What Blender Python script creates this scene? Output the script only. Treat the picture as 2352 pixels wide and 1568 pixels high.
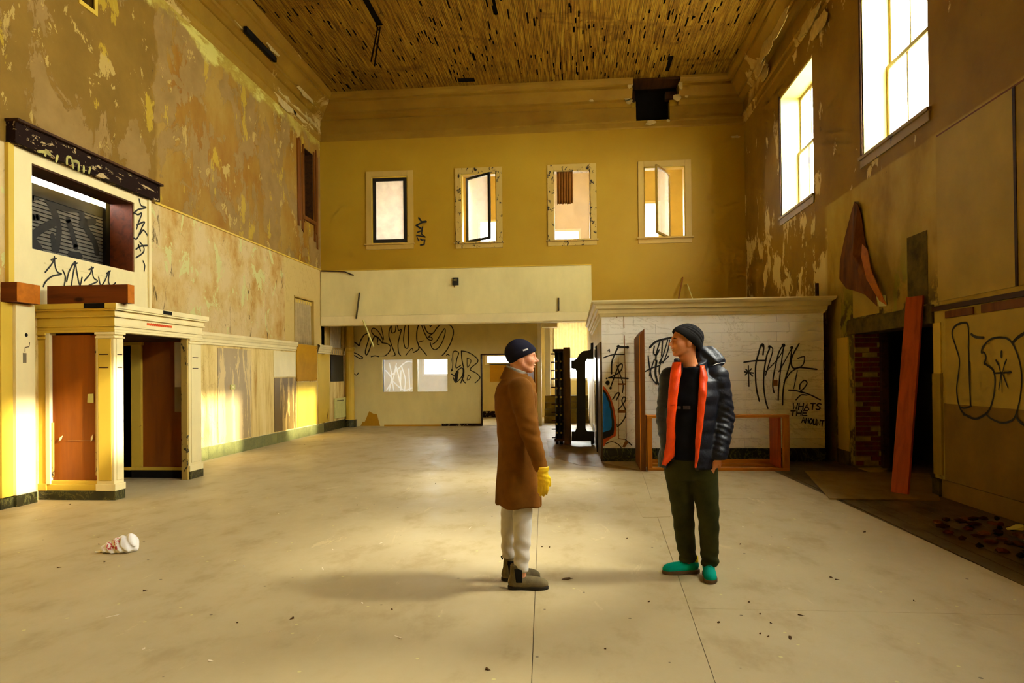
import bpy, bmesh, math, random
import numpy as np
from mathutils import Vector, Matrix

for o in list(bpy.data.objects):
    bpy.data.objects.remove(o)
scene = bpy.context.scene
COL = scene.collection
random.seed(7)
R_ = random.Random(11)

# ------------------------------------------------------------------ camera
IMG_W, IMG_H = 2352.0, 1568.0
FOC, CX, CY, HC = 1558.8, 1176.0, 844.0, 1.5
YAW, PITCH, ROLL = 0.0896, 0.0087, -0.0103
cF = Vector((-math.sin(YAW)*math.cos(PITCH), math.cos(YAW)*math.cos(PITCH), math.sin(PITCH)))
_r = Vector((math.cos(YAW), math.sin(YAW), 0)); _u = _r.cross(cF)
cR = _r*math.cos(ROLL) + _u*math.sin(ROLL)
cU = _u*math.cos(ROLL) - _r*math.sin(ROLL)
CAM = Vector((0, 0, HC))
cd = bpy.data.cameras.new('camera')
cd.sensor_fit = 'HORIZONTAL'; cd.sensor_width = 36.0
cd.lens = 36.0*FOC/IMG_W
cd.shift_x = 0.0; cd.shift_y = (CY-IMG_H/2)/IMG_W
cd.clip_start = 0.05; cd.clip_end = 200
cam = bpy.data.objects.new('camera', cd); COL.objects.link(cam)
m = Matrix((cR, cU, -cF)).transposed().to_4x4(); m.translation = CAM
cam.matrix_world = m
scene.camera = cam

# ------------------------------------------------------------------ light: overcast sky, hazy sun, added low sun, exposure
world = bpy.data.worlds.new('overcast_sky'); scene.world = world
world.use_nodes = True
bg = world.node_tree.nodes['Background']
bg.inputs[0].default_value = (0.97, 1.0, 0.92, 1); bg.inputs[1].default_value = 36.0
def sun_lamp(name, energy, ang, col, d, loc):
    l = bpy.data.lights.new(name, 'SUN'); l.energy = energy; l.angle = math.radians(ang); l.color = col
    o = bpy.data.objects.new(name, l); COL.objects.link(o); o.location = loc
    o.rotation_euler = Vector(d).to_track_quat('-Z', 'Y').to_euler()
sun_lamp('veiled_sun', 10.0, 15.0, (0.98, 0.97, 0.86), (-4.68, 0.12, -5.5), (12, 5, 14))              # sun behind thin cloud
sun_lamp('added_low_sun', 11.0, 1.6, (1.0, 0.94, 0.80), (-10.93, 2.45, -5.75), (14, 3, 12))   # added second sun for the bright patches on the left wall, source unseen
vs = scene.view_settings
vs.view_transform = 'Standard'; vs.look = 'None'; vs.exposure = 0.84; vs.gamma = 1.0
try: vs.use_curve_mapping = False
except Exception: pass
cyc = scene.cycles
cyc.max_bounces = 8; cyc.diffuse_bounces = 5; cyc.glossy_bounces = 3; cyc.transmission_bounces = 4
cyc.transparent_max_bounces = 10; cyc.sample_clamp_indirect = 6.0
cyc.use_denoising = True
cyc.caustics_reflective = False; cyc.caustics_refractive = False
cyc.use_adaptive_sampling = True; cyc.adaptive_threshold = 0.1; cyc.adaptive_min_samples = 16; cyc.use_light_tree = False

def portal(c, sx, sy, nrm):
    """marks a window opening so that the sky is sampled through it"""
    l = bpy.data.lights.new('window_portal', 'AREA'); l.shape = 'RECTANGLE'; l.size = sx; l.size_y = sy
    l.cycles.is_portal = True
    o = bpy.data.objects.new('window_portal', l); COL.objects.link(o)
    o.location = c
    o.rotation_euler = Vector(nrm).to_track_quat('-Z', 'Z').to_euler()

# ------------------------------------------------------------------ pixel measurement -> point on a plane of the room
def _ray(px, py): return cF + cR*((px-CX)/FOC) - cU*((py-CY)/FOC)
def _on(px, py, ax, v):
    d = _ray(px, py); t = (v-CAM[ax])/d[ax]; return CAM + d*t
def on_x(px, py, v): return _on(px, py, 0, v)
def on_y(px, py, v): return _on(px, py, 1, v)
def on_z(px, py, v=0.0): return _on(px, py, 2, v)

# ------------------------------------------------------------------ object helpers
def tag(o, label=None, cat=None, group=None, kind=None):
    if label: o['label'] = label
    if cat: o['category'] = cat
    if group: o['group'] = group
    if kind: o['kind'] = kind
    return o
def link(o, parent=None):
    COL.objects.link(o)
    if parent is not None: o.parent = parent
    return o
def empty(name, loc=(0, 0, 0), rz=0.0):
    o = bpy.data.objects.new(name, None); o.location = loc; o.rotation_euler = (0, 0, rz)
    o.empty_display_size = 0.1
    return link(o)
def mesh_obj(name, verts, faces, mat, parent=None, smooth=False, loc=None):
    me = bpy.data.meshes.new(name); me.from_pydata([tuple(v) for v in verts], [], [tuple(f) for f in faces]); me.update()
    if mat is not None:
        me.materials.append(mat)
    if smooth:
        me.polygons.foreach_set('use_smooth', [True]*len(me.polygons))
    o = bpy.data.objects.new(name, me)
    if loc is not None: o.location = loc
    return link(o, parent)

class MB:
    def __init__(s): s.v = []; s.f = []
    def box(s, x0, x1, y0, y1, z0, z1):
        x0, x1 = min(x0, x1), max(x0, x1); y0, y1 = min(y0, y1), max(y0, y1); z0, z1 = min(z0, z1), max(z0, z1)
        n = len(s.v)
        s.v += [(x0,y0,z0),(x1,y0,z0),(x1,y1,z0),(x0,y1,z0),(x0,y0,z1),(x1,y0,z1),(x1,y1,z1),(x0,y1,z1)]
        s.f += [(n,n+3,n+2,n+1),(n+4,n+5,n+6,n+7),(n,n+1,n+5,n+4),(n+1,n+2,n+6,n+5),(n+2,n+3,n+7,n+6),(n+3,n,n+4,n+7)]
        return s
    def hexa(s, p):
        n = len(s.v); s.v += [tuple(q) for q in p]
        s.f += [(n,n+3,n+2,n+1),(n+4,n+5,n+6,n+7),(n,n+1,n+5,n+4),(n+1,n+2,n+6,n+5),(n+2,n+3,n+7,n+6),(n+3,n,n+4,n+7)]
        return s
    def beam(s, a, b, w, h, up=(0, 0, 1)):
        """square bar from a to b, w across, h along 'up'"""
        a = Vector(a); b = Vector(b); d = (b-a).normalized(); u = Vector(up)
        if abs(d.dot(u)) > 0.98: u = Vector((0, 1, 0))
        r = d.cross(u).normalized(); u = r.cross(d).normalized()
        P = [c + r*sx*w/2 + u*sz*h/2 for sz in (-1, 1) for (c, sx) in ((a, -1), (a, 1), (b, 1), (b, -1))]
        return s.hexa(P)
    def prism(s, poly, fn, d0, d1):
        """poly: 2D outline; fn(u,v,d) -> 3D; closed solid between d0 and d1"""
        n = len(s.v); k = len(poly)
        s.v += [tuple(fn(u, v, d0)) for u, v in poly] + [tuple(fn(u, v, d1)) for u, v in poly]
        s.f.append(tuple(range(n+k-1, n-1, -1))); s.f.append(tuple(range(n+k, n+2*k)))
        for i in range(k):
            j = (i+1) % k; s.f.append((n+i, n+j, n+k+j, n+k+i))
        return s
    def tube(s, pts, rad, n=8, caps=True):
        pts = [Vector(p) for p in pts]; k = len(pts)
        if not hasattr(rad, '__len__'): rad = [rad]*k
        base = len(s.v); ref = None
        for i, p in enumerate(pts):
            d = (pts[min(i+1, k-1)]-pts[max(i-1, 0)]).normalized()
            if ref is None or abs(ref.dot(d)) > .95:
                ref = Vector((0, 0, 1)) if abs(d.z) < .9 else Vector((1, 0, 0))
            a = d.cross(ref).normalized(); b = a.cross(d).normalized(); ref = b
            for j in range(n):
                t = 2*math.pi*j/n
                s.v.append(tuple(p + (a*math.cos(t)+b*math.sin(t))*rad[i]))
        for i in range(k-1):
            for j in range(n):
                q = base+i*n; s.f.append((q+j, q+(j+1) % n, q+n+(j+1) % n, q+n+j))
        if caps:
            s.f.append(tuple(base+j for j in range(n-1, -1, -1))); s.f.append(tuple(base+(k-1)*n+j for j in range(n)))
        return s
    def lathe(s, prof, c, axis='z', n=16):
        """prof: (radius, height) pairs"""
        base = len(s.v)
        for r, h in prof:
            for j in range(n):
                t = 2*math.pi*j/n; x, y = r*math.cos(t), r*math.sin(t)
                p = {'z': (x, y, h), 'x': (h, x, y), 'y': (x, h, y)}[axis]
                s.v.append((c[0]+p[0], c[1]+p[1], c[2]+p[2]))
        for i in range(len(prof)-1):
            for j in range(n):
                q = base+i*n; s.f.append((q+j, q+(j+1) % n, q+n+(j+1) % n, q+n+j))
        s.f.append(tuple(base+j for j in range(n-1, -1, -1))); s.f.append(tuple(base+(len(prof)-1)*n+j for j in range(n)))
        return s
    def sweep(s, prof, fn, ts):
        """prof: (offset, z) open profile; fn(offset, z, t) -> 3D, rings at ts"""
        base = len(s.v); k = len(prof)
        for t in ts:
            s.v += [tuple(fn(o, z, t)) for o, z in prof]
        for i in range(len(ts)-1):
            for j in range(k-1):
                q = base+i*k; s.f.append((q+j, q+j+1, q+k+j+1, q+k+j))
        return s
    def build(s, name, mat, parent=None, smooth=False, bevel=0.0, label=None):
        o = mesh_obj(name, s.v, s.f, mat, parent, smooth)
        fix(o)
        if bevel:
            b = o.modifiers.new('bevel', 'BEVEL'); b.width = bevel; b.segments = 2; b.limit_method = 'ANGLE'
        if label: o['label'] = label
        return o

def fix(o):
    bm = bmesh.new(); bm.from_mesh(o.data); bmesh.ops.recalc_face_normals(bm, faces=bm.faces); bm.to_mesh(o.data); bm.free()

def holed_wall(axis, p0, p1, u0, u1, v0, v1, holes):
    """slab between p0 and p1 on 'axis' with rectangular openings (ua, ub, va, vb)"""
    us = sorted({u0, u1, *[min(max(h[i], u0), u1) for h in holes for i in (0, 1)]})
    vs_ = sorted({v0, v1, *[min(max(h[i], v0), v1) for h in holes for i in (2, 3)]})
    def solid(i, j):
        if i < 0 or j < 0 or i >= len(us)-1 or j >= len(vs_)-1: return False
        a = (us[i]+us[i+1])/2; b = (vs_[j]+vs_[j+1])/2
        return not any(h[0] < a < h[1] and h[2] < b < h[3] for h in holes)
    V = {}; verts = []; faces = []
    def vid(i, j, k):
        if (i, j, k) not in V:
            V[(i, j, k)] = len(verts); p = (p0, p1)[k]
            verts.append((p, us[i], vs_[j]) if axis == 'x' else (us[i], p, vs_[j]) if axis == 'y' else (us[i], vs_[j], p))
        return V[(i, j, k)]
    for i in range(len(us)-1):
        for j in range(len(vs_)-1):
            if not solid(i, j): continue
            for k in (0, 1): faces.append((vid(i,j,k), vid(i+1,j,k), vid(i+1,j+1,k), vid(i,j+1,k)))
            for (di, dj, a, b) in ((-1,0,(i,j),(i,j+1)), (1,0,(i+1,j),(i+1,j+1)), (0,-1,(i,j),(i+1,j)), (0,1,(i,j+1),(i+1,j+1))):
                if not solid(i+di, j+dj):
                    faces.append((vid(*a,0), vid(*b,0), vid(*b,1), vid(*a,1)))
    return verts, faces

def smooth_line(pts, n=5):
    P = [Vector(p) for p in pts]
    if len(P) < 3: return P
    out = []
    for i in range(len(P)-1):
        p0 = P[max(i-1, 0)]; p1 = P[i]; p2 = P[i+1]; p3 = P[min(i+2, len(P)-1)]
        for k in range(n):
            t = k/n
            out.append(0.5*((2*p1)+(p2-p0)*t+(2*p0-5*p1+4*p2-p3)*t*t+(3*p1-p0-3*p2+p3)*t**3))
    out.append(P[-1]); return out
class Strokes:
    """flat paint strokes on a wall: ribbons with round ends, lying 'off' in front of the surface along nrm"""
    def __init__(s, nrm, off=0.004): s.n = Vector(nrm); s.off = off; s.v = []; s.f = []
    def line(s, pts, w, sm=True, taper=0.0):
        P = smooth_line(pts) if sm else [Vector(p) for p in pts]
        k = len(P); b = len(s.v)
        for i, p in enumerate(P):
            d = P[min(i+1, k-1)]-P[max(i-1, 0)]
            if d.length < 1e-6: d = Vector((0, 0, 1))
            d.normalize(); q = s.n.cross(d).normalized()
            ww = w*(1-taper*i/max(1, k-1))
            p = p+s.n*(s.off+0.0002*(len(s.f) % 7))
            s.v += [p+q*ww/2, p-q*ww/2]
        for i in range(k-1): s.f.append((b+2*i, b+2*i+1, b+2*i+3, b+2*i+2))
        s.dot(P[0], w/2); s.dot(P[-1], w/2*(1-taper))
        return s
    def dot(s, p, r, n=8):
        p = Vector(p)+s.n*s.off
        a = s.n.cross(Vector((0, 0, 1))).normalized(); c = s.n.cross(a)
        b = len(s.v); s.v += [p+(a*math.cos(2*math.pi*i/n)+c*math.sin(2*math.pi*i/n))*r for i in range(n)]
        s.f.append(tuple(range(b, b+n))); return s
    def poly(s, pts):
        b = len(s.v); s.v += [Vector(p)+s.n*s.off for p in pts]; s.f.append(tuple(range(b, b+len(pts)))); return s
    def build(s, name, mat, parent, label=None):
        o = mesh_obj(name, s.v, s.f, mat, parent)
        if label: o['label'] = label
        return o

# ------------------------------------------------------------------ procedural materials
def srgb0(r, g, b):
    f = lambda c: ((c/255+0.055)/1.055)**2.4 if c > 10 else c/255/12.92
    return (f(r), f(g), f(b), 1.0)
WALL_K = 0.88
def srgb(r, g, b): return srgb0(r*WALL_K, min(255, g*1.02*WALL_K), b*0.74*WALL_K)      # paints and surfaces of the place lean yellow
class NT:
    def __init__(s, name, rough=0.7, spec=0.3, metal=0.0):
        s.m = bpy.data.materials.new(name); s.m.use_nodes = True; s.t = s.m.node_tree
        s.bsdf = s.t.nodes['Principled BSDF']
        s.bsdf.inputs['Roughness'].default_value = rough; s.bsdf.inputs['Metallic'].default_value = metal
        s.bsdf.inputs['Specular IOR Level'].default_value = spec
        s.co = s.t.nodes.new('ShaderNodeTexCoord').outputs['Object']
    def n(s, typ, **kw):
        x = s.t.nodes.new(typ)
        for k, v in kw.items(): setattr(x, k, v)
        return x
    def lk(s, a, b): s.t.links.new(a, b)
    def setv(s, sock, v):
        if hasattr(v, 'is_linked'): s.lk(v, sock)
        else: sock.default_value = v
    def map(s, scale=(1, 1, 1), loc=(0, 0, 0), rot=(0, 0, 0), src=None):
        x = s.n('ShaderNodeMapping'); s.lk(src or s.co, x.inputs[0])
        x.inputs['Location'].default_value = loc; x.inputs['Rotation'].default_value = rot; x.inputs['Scale'].default_value = scale
        return x.outputs[0]
    def noise(s, scale=5, detail=4, rough=0.55, vec=None, dist=0.0, stretch=(1, 1, 1), seed=0.0):
        x = s.n('ShaderNodeTexNoise'); v = vec or s.map(stretch, (seed*3.7, seed*1.3, seed*2.1))
        s.lk(v, x.inputs['Vector']); x.inputs['Scale'].default_value = scale; x.inputs['Detail'].default_value = detail
        x.inputs['Roughness'].default_value = rough; x.inputs['Distortion'].default_value = dist
        return x.outputs[0]
    def voro(s, scale=5, stretch=(1, 1, 1), feature='F1', out='Distance', seed=0.0):
        x = s.n('ShaderNodeTexVoronoi'); x.feature = feature
        s.lk(s.map(stretch, (seed, seed*.7, seed*1.9)), x.inputs['Vector']); x.inputs['Scale'].default_value = scale
        return x.outputs[out]
    def ramp(s, fac, stops):
        x = s.n('ShaderNodeValToRGB'); s.lk(fac, x.inputs[0]); e = x.color_ramp.elements
        while len(e) < len(stops): e.new(0.5)
        for i, (p, c) in enumerate(stops):
            e[i].position = p; e[i].color = c if hasattr(c, '__len__') else (c, c, c, 1)
        return x.outputs[0]
    def mix(s, fac, a, b, mode='MIX'):
        x = s.n('ShaderNodeMix', data_type='RGBA', blend_type=mode)
        s.setv(x.inputs[0], fac); s.setv(x.inputs[6], a); s.setv(x.inputs[7], b)
        return x.outputs[2]
    def math(s, op, a, b=0.0, c=0.0):
        x = s.n('ShaderNodeMath', operation=op)
        s.setv(x.inputs[0], a); s.setv(x.inputs[1], b); s.setv(x.inputs[2], c)
        return x.outputs[0]
    def xyz(s):
        x = s.n('ShaderNodeSeparateXYZ'); s.lk(s.co, x.inputs[0]); return x.outputs
    def step(s, v, a, b):
        x = s.n('ShaderNodeMapRange', interpolation_type='SMOOTHSTEP'); s.setv(x.inputs[0], v)
        x.inputs[1].default_value = a; x.inputs[2].default_value = b
        return x.outputs[0]
    def box_mask(s, axis_rng, soft=0.05, wob=0.0):
        """mask of an axis-aligned patch with a wobbling edge: {'y': (a, b), 'z': (a, b)}"""
        X = s.xyz(); ix = dict(x=0, y=1, z=2); out = None; k = 0
        for ax, (a, b) in axis_rng.items():
            v = X[ix[ax]]
            if wob:
                k += 1
                v = s.math('ADD', v, s.math('MULTIPLY', s.math('SUBTRACT', s.noise(2.6, 5, 0.6, seed=k*1.7+a), 0.5), wob))
            mk = s.math('MULTIPLY', s.step(v, a-soft, a+soft), s.step(v, b+soft, b-soft))
            out = mk if out is None else s.math('MULTIPLY', out, mk)
        return out
    def color(s, c): s.setv(s.bsdf.inputs['Base Color'], c); return s
    def rough(s, c): s.setv(s.bsdf.inputs['Roughness'], c); return s
    def bump(s, h, strength=0.3, dist=0.01):
        x = s.n('ShaderNodeBump'); x.inputs['Strength'].default_value = strength; x.inputs['Distance'].default_value = dist
        s.setv(x.inputs['Height'], h); s.lk(x.outputs[0], s.bsdf.inputs['Normal']); return s

def simple(name, c, rough=0.7, spec=0.3, metal=0.0, var=0.12, scale=6.0, bump=0.15, stretch=(1, 1, 1), dist=0.004):
    t = NT(name, rough, spec, metal)
    n1 = t.noise(scale, 5, 0.6, stretch=stretch)
    c = tuple(c)
    lo = tuple(x*(1-var*2) for x in c[:3])+(1,); hi = tuple(min(1, x*(1+var)) for x in c[:3])+(1,)
    t.color(t.ramp(n1, [(0.3, lo), (0.7, hi)]))
    if bump: t.bump(t.noise(scale*6, 3, 0.6, stretch=stretch, seed=3), bump, dist)
    return t.m
# ------------------------------------------------------------------ materials of the place
def m_wall_left():
    t = NT('peeling_plaster_left', 0.75, 0.25)
    X = t.xyz(); y, z = X[1], X[2]
    ochre = t.ramp(t.noise(1.3, 5, 0.6, seed=1), [(0.3, srgb0(110, 80, 12)), (0.7, srgb0(130, 96, 24))])
    stain = t.ramp(t.noise(0.8, 6, 0.65, seed=2, stretch=(1, 1, 0.55)), [(0.38, srgb0(132, 88, 8)), (0.52, srgb0(142, 104, 26)), (0.66, srgb0(152, 120, 48))])
    mauve = t.ramp(t.noise(2.2, 4, 0.6, seed=3), [(0.3, srgb0(128, 98, 42)), (0.7, srgb0(146, 114, 58))])
    cream = srgb0(172, 142, 70)
    # near, upper part: ochre paint with patches fallen off; beyond y = 10.3 the paint is almost all gone
    gone = t.step(t.math('ADD', y, t.math('MULTIPLY', t.noise(1.5, 4, 0.6, seed=9), 0.5)), 10.45, 10.62)
    base = t.mix(gone, ochre, stain)
    p1 = t.noise(1.0, 9, 0.68, seed=4, stretch=(1, 1.0, 0.62), dist=0.35)
    th = t.math('SUBTRACT', p1, t.math('MULTIPLY', gone, -0.045))
    base = t.mix(t.step(th, 0.535, 0.55), base, mauve)
    p2 = t.noise(2.3, 8, 0.7, seed=5, stretch=(1, 1.0, 0.6), dist=0.5)
    base = t.mix(t.step(p2, 0.60, 0.612), base, cream)
    p3 = t.noise(1.7, 7, 0.66, seed=15, stretch=(1, 1, 0.5))
    base = t.mix(t.math('MULTIPLY', t.step(p3, 0.62, 0.64), 0.8), base, srgb(196, 158, 44))
    # pale torn plaster right under the cornice
    hi = t.step(t.math('ADD', z, t.math('MULTIPLY', t.noise(1.1, 6, 0.65, seed=6, stretch=(1, .6, 1)), 1.5)), 8.15, 8.3)
    base = t.mix(hi, base, t.ramp(t.noise(2.0, 7, 0.65, seed=7, stretch=(1, 0.4, 1)), [(0.42, srgb(206, 180, 104)), (0.55, srgb(176, 142, 58)), (0.62, srgb(222, 202, 138))]))
    # middle band between dado and rail: skim coat with greenish flakes
    band = t.math('MULTIPLY', t.step(z, 2.2, 2.25), t.step(z, 4.28, 4.25))
    skim = t.ramp(t.noise(1.6, 7, 0.64, seed=8, stretch=(1, 1, 0.7)), [(0.36, srgb0(172, 130, 54)), (0.46, srgb0(192, 160, 94)), (0.58, srgb0(202, 176, 120))])
    fl = t.noise(1.9, 7, 0.7, seed=10, stretch=(1, 1, 0.7), dist=0.6)
    skim = t.mix(t.step(fl, 0.575, 0.582), skim, srgb0(196, 190, 120))
    ck = t.noise(3.1, 8, 0.72, seed=12, stretch=(1, 1.6, 0.45), dist=0.9)
    skim = t.mix(t.math('MULTIPLY', t.step(ck, 0.63, 0.637), 0.85), skim, srgb(92, 70, 26))
    plain = srgb0(198, 170, 98)
    skim = t.mix(t.step(t.math('ADD', y, t.math('MULTIPLY', t.noise(2.5, 4, 0.6, seed=13), 0.25)), 15.2, 15.24), skim, plain)
    base = t.mix(band, base, skim)
    low = t.step(z, 2.25, 2.2)
    dado = t.ramp(t.noise(2.0, 6, 0.62, seed=14, stretch=(1, 2.6, 0.35)), [(0.34, srgb0(186, 144, 66)), (0.5, srgb0(222, 194, 118)), (0.68, srgb0(232, 208, 138))])
    base = t.mix(low, base, dado)
    dk = t.noise(4.2, 7, 0.7, seed=16, stretch=(1, 1.3, 0.5), dist=0.6)
    base = t.mix(t.math('MULTIPLY', t.step(dk, 0.70, 0.707), 0.8), base, srgb(84, 58, 18))
    t.color(base)
    h = t.math('ADD', t.step(th, 0.535, 0.55), t.math('ADD', t.step(p2, 0.60, 0.612), t.math('MULTIPLY', t.noise(14, 4, 0.6, seed=20), 0.35)))
    t.bump(h, 0.55, 0.012)
    return t.m
def m_wall_right():
    t = NT('peeling_plaster_right', 0.75, 0.25)
    X = t.xyz(); y, z = X[1], X[2]
    base = t.ramp(t.noise(0.9, 5, 0.6, seed=31), [(0.3, srgb(142, 102, 24)), (0.7, srgb(174, 134, 48))])
    p = t.noise(1.5, 8, 0.68, seed=32, stretch=(1, 1, 0.6), dist=0.4)
    zone = t.math('MULTIPLY', t.step(y, 11.6, 12.4), t.step(z, 5.6, 4.6))
    pv = t.math('ADD', p, t.math('MULTIPLY', zone, 0.085))
    base = t.mix(t.step(pv, 0.605, 0.618), base, srgb0(208, 186, 124))
    below = t.step(t.math('ADD', z, t.math('MULTIPLY', t.noise(3, 3, 0.5, seed=33), 0.05)), 4.34, 4.30)
    pl = t.ramp(t.noise(1.2, 6, 0.62, seed=34, stretch=(1, 1, 0.6)), [(0.34, srgb(168, 128, 40)), (0.5, srgb(196, 160, 82)), (0.64, srgb(206, 176, 104))])
    gr = t.noise(1.1, 5, 0.6, seed=35, stretch=(1, 1.2, 0.5))
    gz = t.math('MULTIPLY', t.step(z, 3.6, 2.6), t.step(y, 8.5, 8.7))
    pl = t.mix(t.math('MULTIPLY', t.step(t.math('ADD', gr, t.math('MULTIPLY', gz, 0.1)), 0.60, 0.63), gz), pl, srgb(168, 152, 46))
    dkz = t.math('MULTIPLY', t.step(z, 2.9, 2.3), t.math('MULTIPLY', t.step(y, 8.3, 8.5), t.step(y, 11.9, 11.5)))
    dn = t.noise(1.6, 6, 0.65, seed=36)
    pl = t.mix(t.math('MULTIPLY', t.step(dn, 0.5, 0.56), dkz), pl, srgb(98, 76, 30))
    base = t.mix(t.math('MULTIPLY', below, t.step(y, 12.1, 11.9)), base, pl)
    dk = t.noise(3.6, 7, 0.7, seed=37, stretch=(1, 1.2, 0.5), dist=0.5)
    base = t.mix(t.math('MULTIPLY', t.step(dk, 0.69, 0.70), 0.85), base, srgb(86, 60, 18))
    t.color(base)
    t.bump(t.math('ADD', t.step(pv, 0.605, 0.618), t.math('MULTIPLY', t.noise(13, 4, 0.6, seed=38), 0.35)), 0.5, 0.01)
    return t.m
def m_wall_back():
    t = NT('ochre_painted_plaster', 0.6, 0.3)
    base = t.ramp(t.noise(0.6, 4, 0.55, seed=41), [(0.3, srgb0(160, 122, 14)), (0.7, srgb0(170, 134, 26))])
    dk = t.noise(4, 6, 0.7, seed=42)
    base = t.mix(t.math('MULTIPLY', t.step(dk, 0.745, 0.755), 0.8), base, srgb(90, 62, 18))
    t.color(base); t.bump(t.noise(10, 4, 0.6, seed=43), 0.15, 0.006); return t.m
def m_cornice(name, peel, seed):
    t = NT(name, 0.65, 0.3)
    base = t.ramp(t.noise(1.2, 4, 0.55, seed=seed), [(0.3, srgb(154, 110, 24)), (0.7, srgb(170, 128, 38))])
    p = t.noise(0.8, 9, 0.7, seed=seed+1, dist=0.5)
    base = t.mix(t.step(p, peel, peel+0.015), base, t.ramp(t.noise(3, 5, 0.6, seed=seed+2), [(0.35, srgb0(172, 138, 62)), (0.65, srgb0(200, 172, 100))]))
    t.color(base); t.bump(t.math('ADD', t.step(p, peel, peel+0.02), t.noise(9, 4, 0.6, seed=seed+3)), 0.5, 0.012); return t.m
def m_floor(name, c0, c1, c2, seed, speck=True):
    t = NT(name, 0.55, 0.35)
    n1 = t.noise(0.5, 6, 0.6, seed=seed); n2 = t.noise(3.0, 6, 0.65, seed=seed+1, stretch=(1, 0.6, 1))
    base = t.ramp(n1, [(0.3, c0), (0.7, c1)])
    base = t.mix(t.math('MULTIPLY', t.step(n2, 0.5, 0.7), 0.45), base, c2)
    # footprints, scuffs, plaster dust and dirt specks
    sc = t.noise(1.6, 7, 0.7, seed=seed+2, stretch=(2.2, 0.7, 1), dist=1.0)
    base = t.mix(t.math('MULTIPLY', t.step(sc, 0.62, 0.70), 0.5), base, tuple(min(1, x*1.3) for x in c1[:3])+(1,))
    if speck:
        s1 = t.voro(6, seed=seed); base = t.mix(t.math('MULTIPLY', t.step(s1, 0.075, 0.05), 0.75), base, srgb(240, 228, 196))
        s2 = t.voro(3.6, seed=seed+4); base = t.mix(t.math('MULTIPLY', t.step(s2, 0.045, 0.03), 0.8), base, srgb(82, 60, 30))
        s3 = t.voro(2.1, stretch=(1.0, 0.3, 1), seed=seed+7); base = t.mix(t.math('MULTIPLY', t.step(s3, 0.028, 0.018), 0.6), base, srgb(238, 226, 190))
    t.color(base); t.rough(t.ramp(n2, [(0.3, 0.42), (0.7, 0.68)]))
    t.bump(t.noise(18, 5, 0.6, seed=seed+5), 0.2, 0.004); return t.m
def m_lath():
    t = NT('stained_lath_wood', 0.8, 0.2)
    n = t.noise(1.0, 5, 0.65, stretch=(22, 0.9, 4), seed=51)
    base = t.ramp(n, [(0.28, srgb(92, 54, 10)), (0.45, srgb(142, 98, 24)), (0.62, srgb(172, 130, 44)), (0.8, srgb(190, 150, 62))])
    st = t.noise(0.7, 6, 0.65, seed=52, stretch=(1, 1.4, 1), dist=0.6)
    base = t.mix(t.math('MULTIPLY', t.step(st, 0.5, 0.68), 0.75), base, srgb(112, 70, 18))
    t.color(base); return t.m
def m_wood(name, c, dark, scale=1.0, axis=2, rough=0.6, knots=True, seed=0):
    t = NT(name, rough, 0.3)
    st = [7*scale]*3; st[axis] = 0.6*scale
    n = t.noise(1.6, 6, 0.6, stretch=tuple(st), seed=60+seed, dist=0.5)
    base = t.ramp(n, [(0.3, dark), (0.55, c), (0.8, tuple(min(1, x*1.18) for x in c[:3])+(1,))])
    if knots:
        kst = [1.0]*3; kst[axis] = 0.45
        base = t.mix(t.step(t.voro(2.6*scale, stretch=tuple(kst), seed=3+seed), 0.11, 0.04), base, tuple(x*0.35 for x in dark[:3])+(1,))
    t.color(base); t.bump(n, 0.2, 0.004); return t.m
def m_old_paint(name, c, under, thr, seed, rough=0.5, scale=3.0, stretch=(1, 1, 0.6)):
    """painted wood, chipped down to what lies under"""
    t = NT(name, rough, 0.35)
    base = t.ramp(t.noise(2.2, 5, 0.6, seed=seed, stretch=(1, 1, .5)), [(0.3, tuple(x*0.86 for x in c[:3])+(1,)), (0.7, c)])
    p = t.noise(scale, 8, 0.7, seed=seed+1, stretch=stretch, dist=0.5)
    mk = t.step(p, thr, thr+0.012)
    base = t.mix(mk, base, under)
    t.color(base); t.bump(t.math('SUBTRACT', t.math('MULTIPLY', t.noise(20, 3, 0.6, seed=seed+2), 0.2), mk), 0.4, 0.004); return t.m
def m_marble_white():
    t = NT('white_marble', 0.32, 0.45)
    base = t.ramp(t.noise(1.1, 5, 0.6, seed=71), [(0.3, srgb0(240, 234, 214)), (0.7, srgb0(250, 246, 234))])
    v = t.noise(1.4, 7, 0.65, seed=72, stretch=(0.6, 1, 1.6), dist=1.5)
    vein = t.math('MULTIPLY', t.step(v, 0.485, 0.5), t.step(v, 0.515, 0.5))
    base = t.mix(t.math('MULTIPLY', vein, 0.3), base, srgb(160, 142, 110))
    dirt = t.noise(2.6, 5, 0.65, seed=73, stretch=(1, 1, .5))
    base = t.mix(t.math('MULTIPLY', t.step(dirt, 0.55, 0.75), 0.3), base, srgb0(212, 192, 146))
    t.color(base); return t.m
def m_marble_dark(name='dark_green_marble', a=srgb(26, 28, 18), b=srgb(44, 46, 30), vein=srgb(140, 140, 96), amt=0.7):
    t = NT(name, 0.3, 0.45)
    v = t.noise(3.0, 8, 0.7, seed=75, dist=1.6)
    vm = t.math('MULTIPLY', t.step(v, 0.47, 0.5), t.step(v, 0.53, 0.5))
    base = t.ramp(t.noise(4, 5, 0.6, seed=76), [(0.3, a), (0.7, b)])
    t.color(t.mix(t.math('MULTIPLY', vm, amt), base, vein)); return t.m
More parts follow.
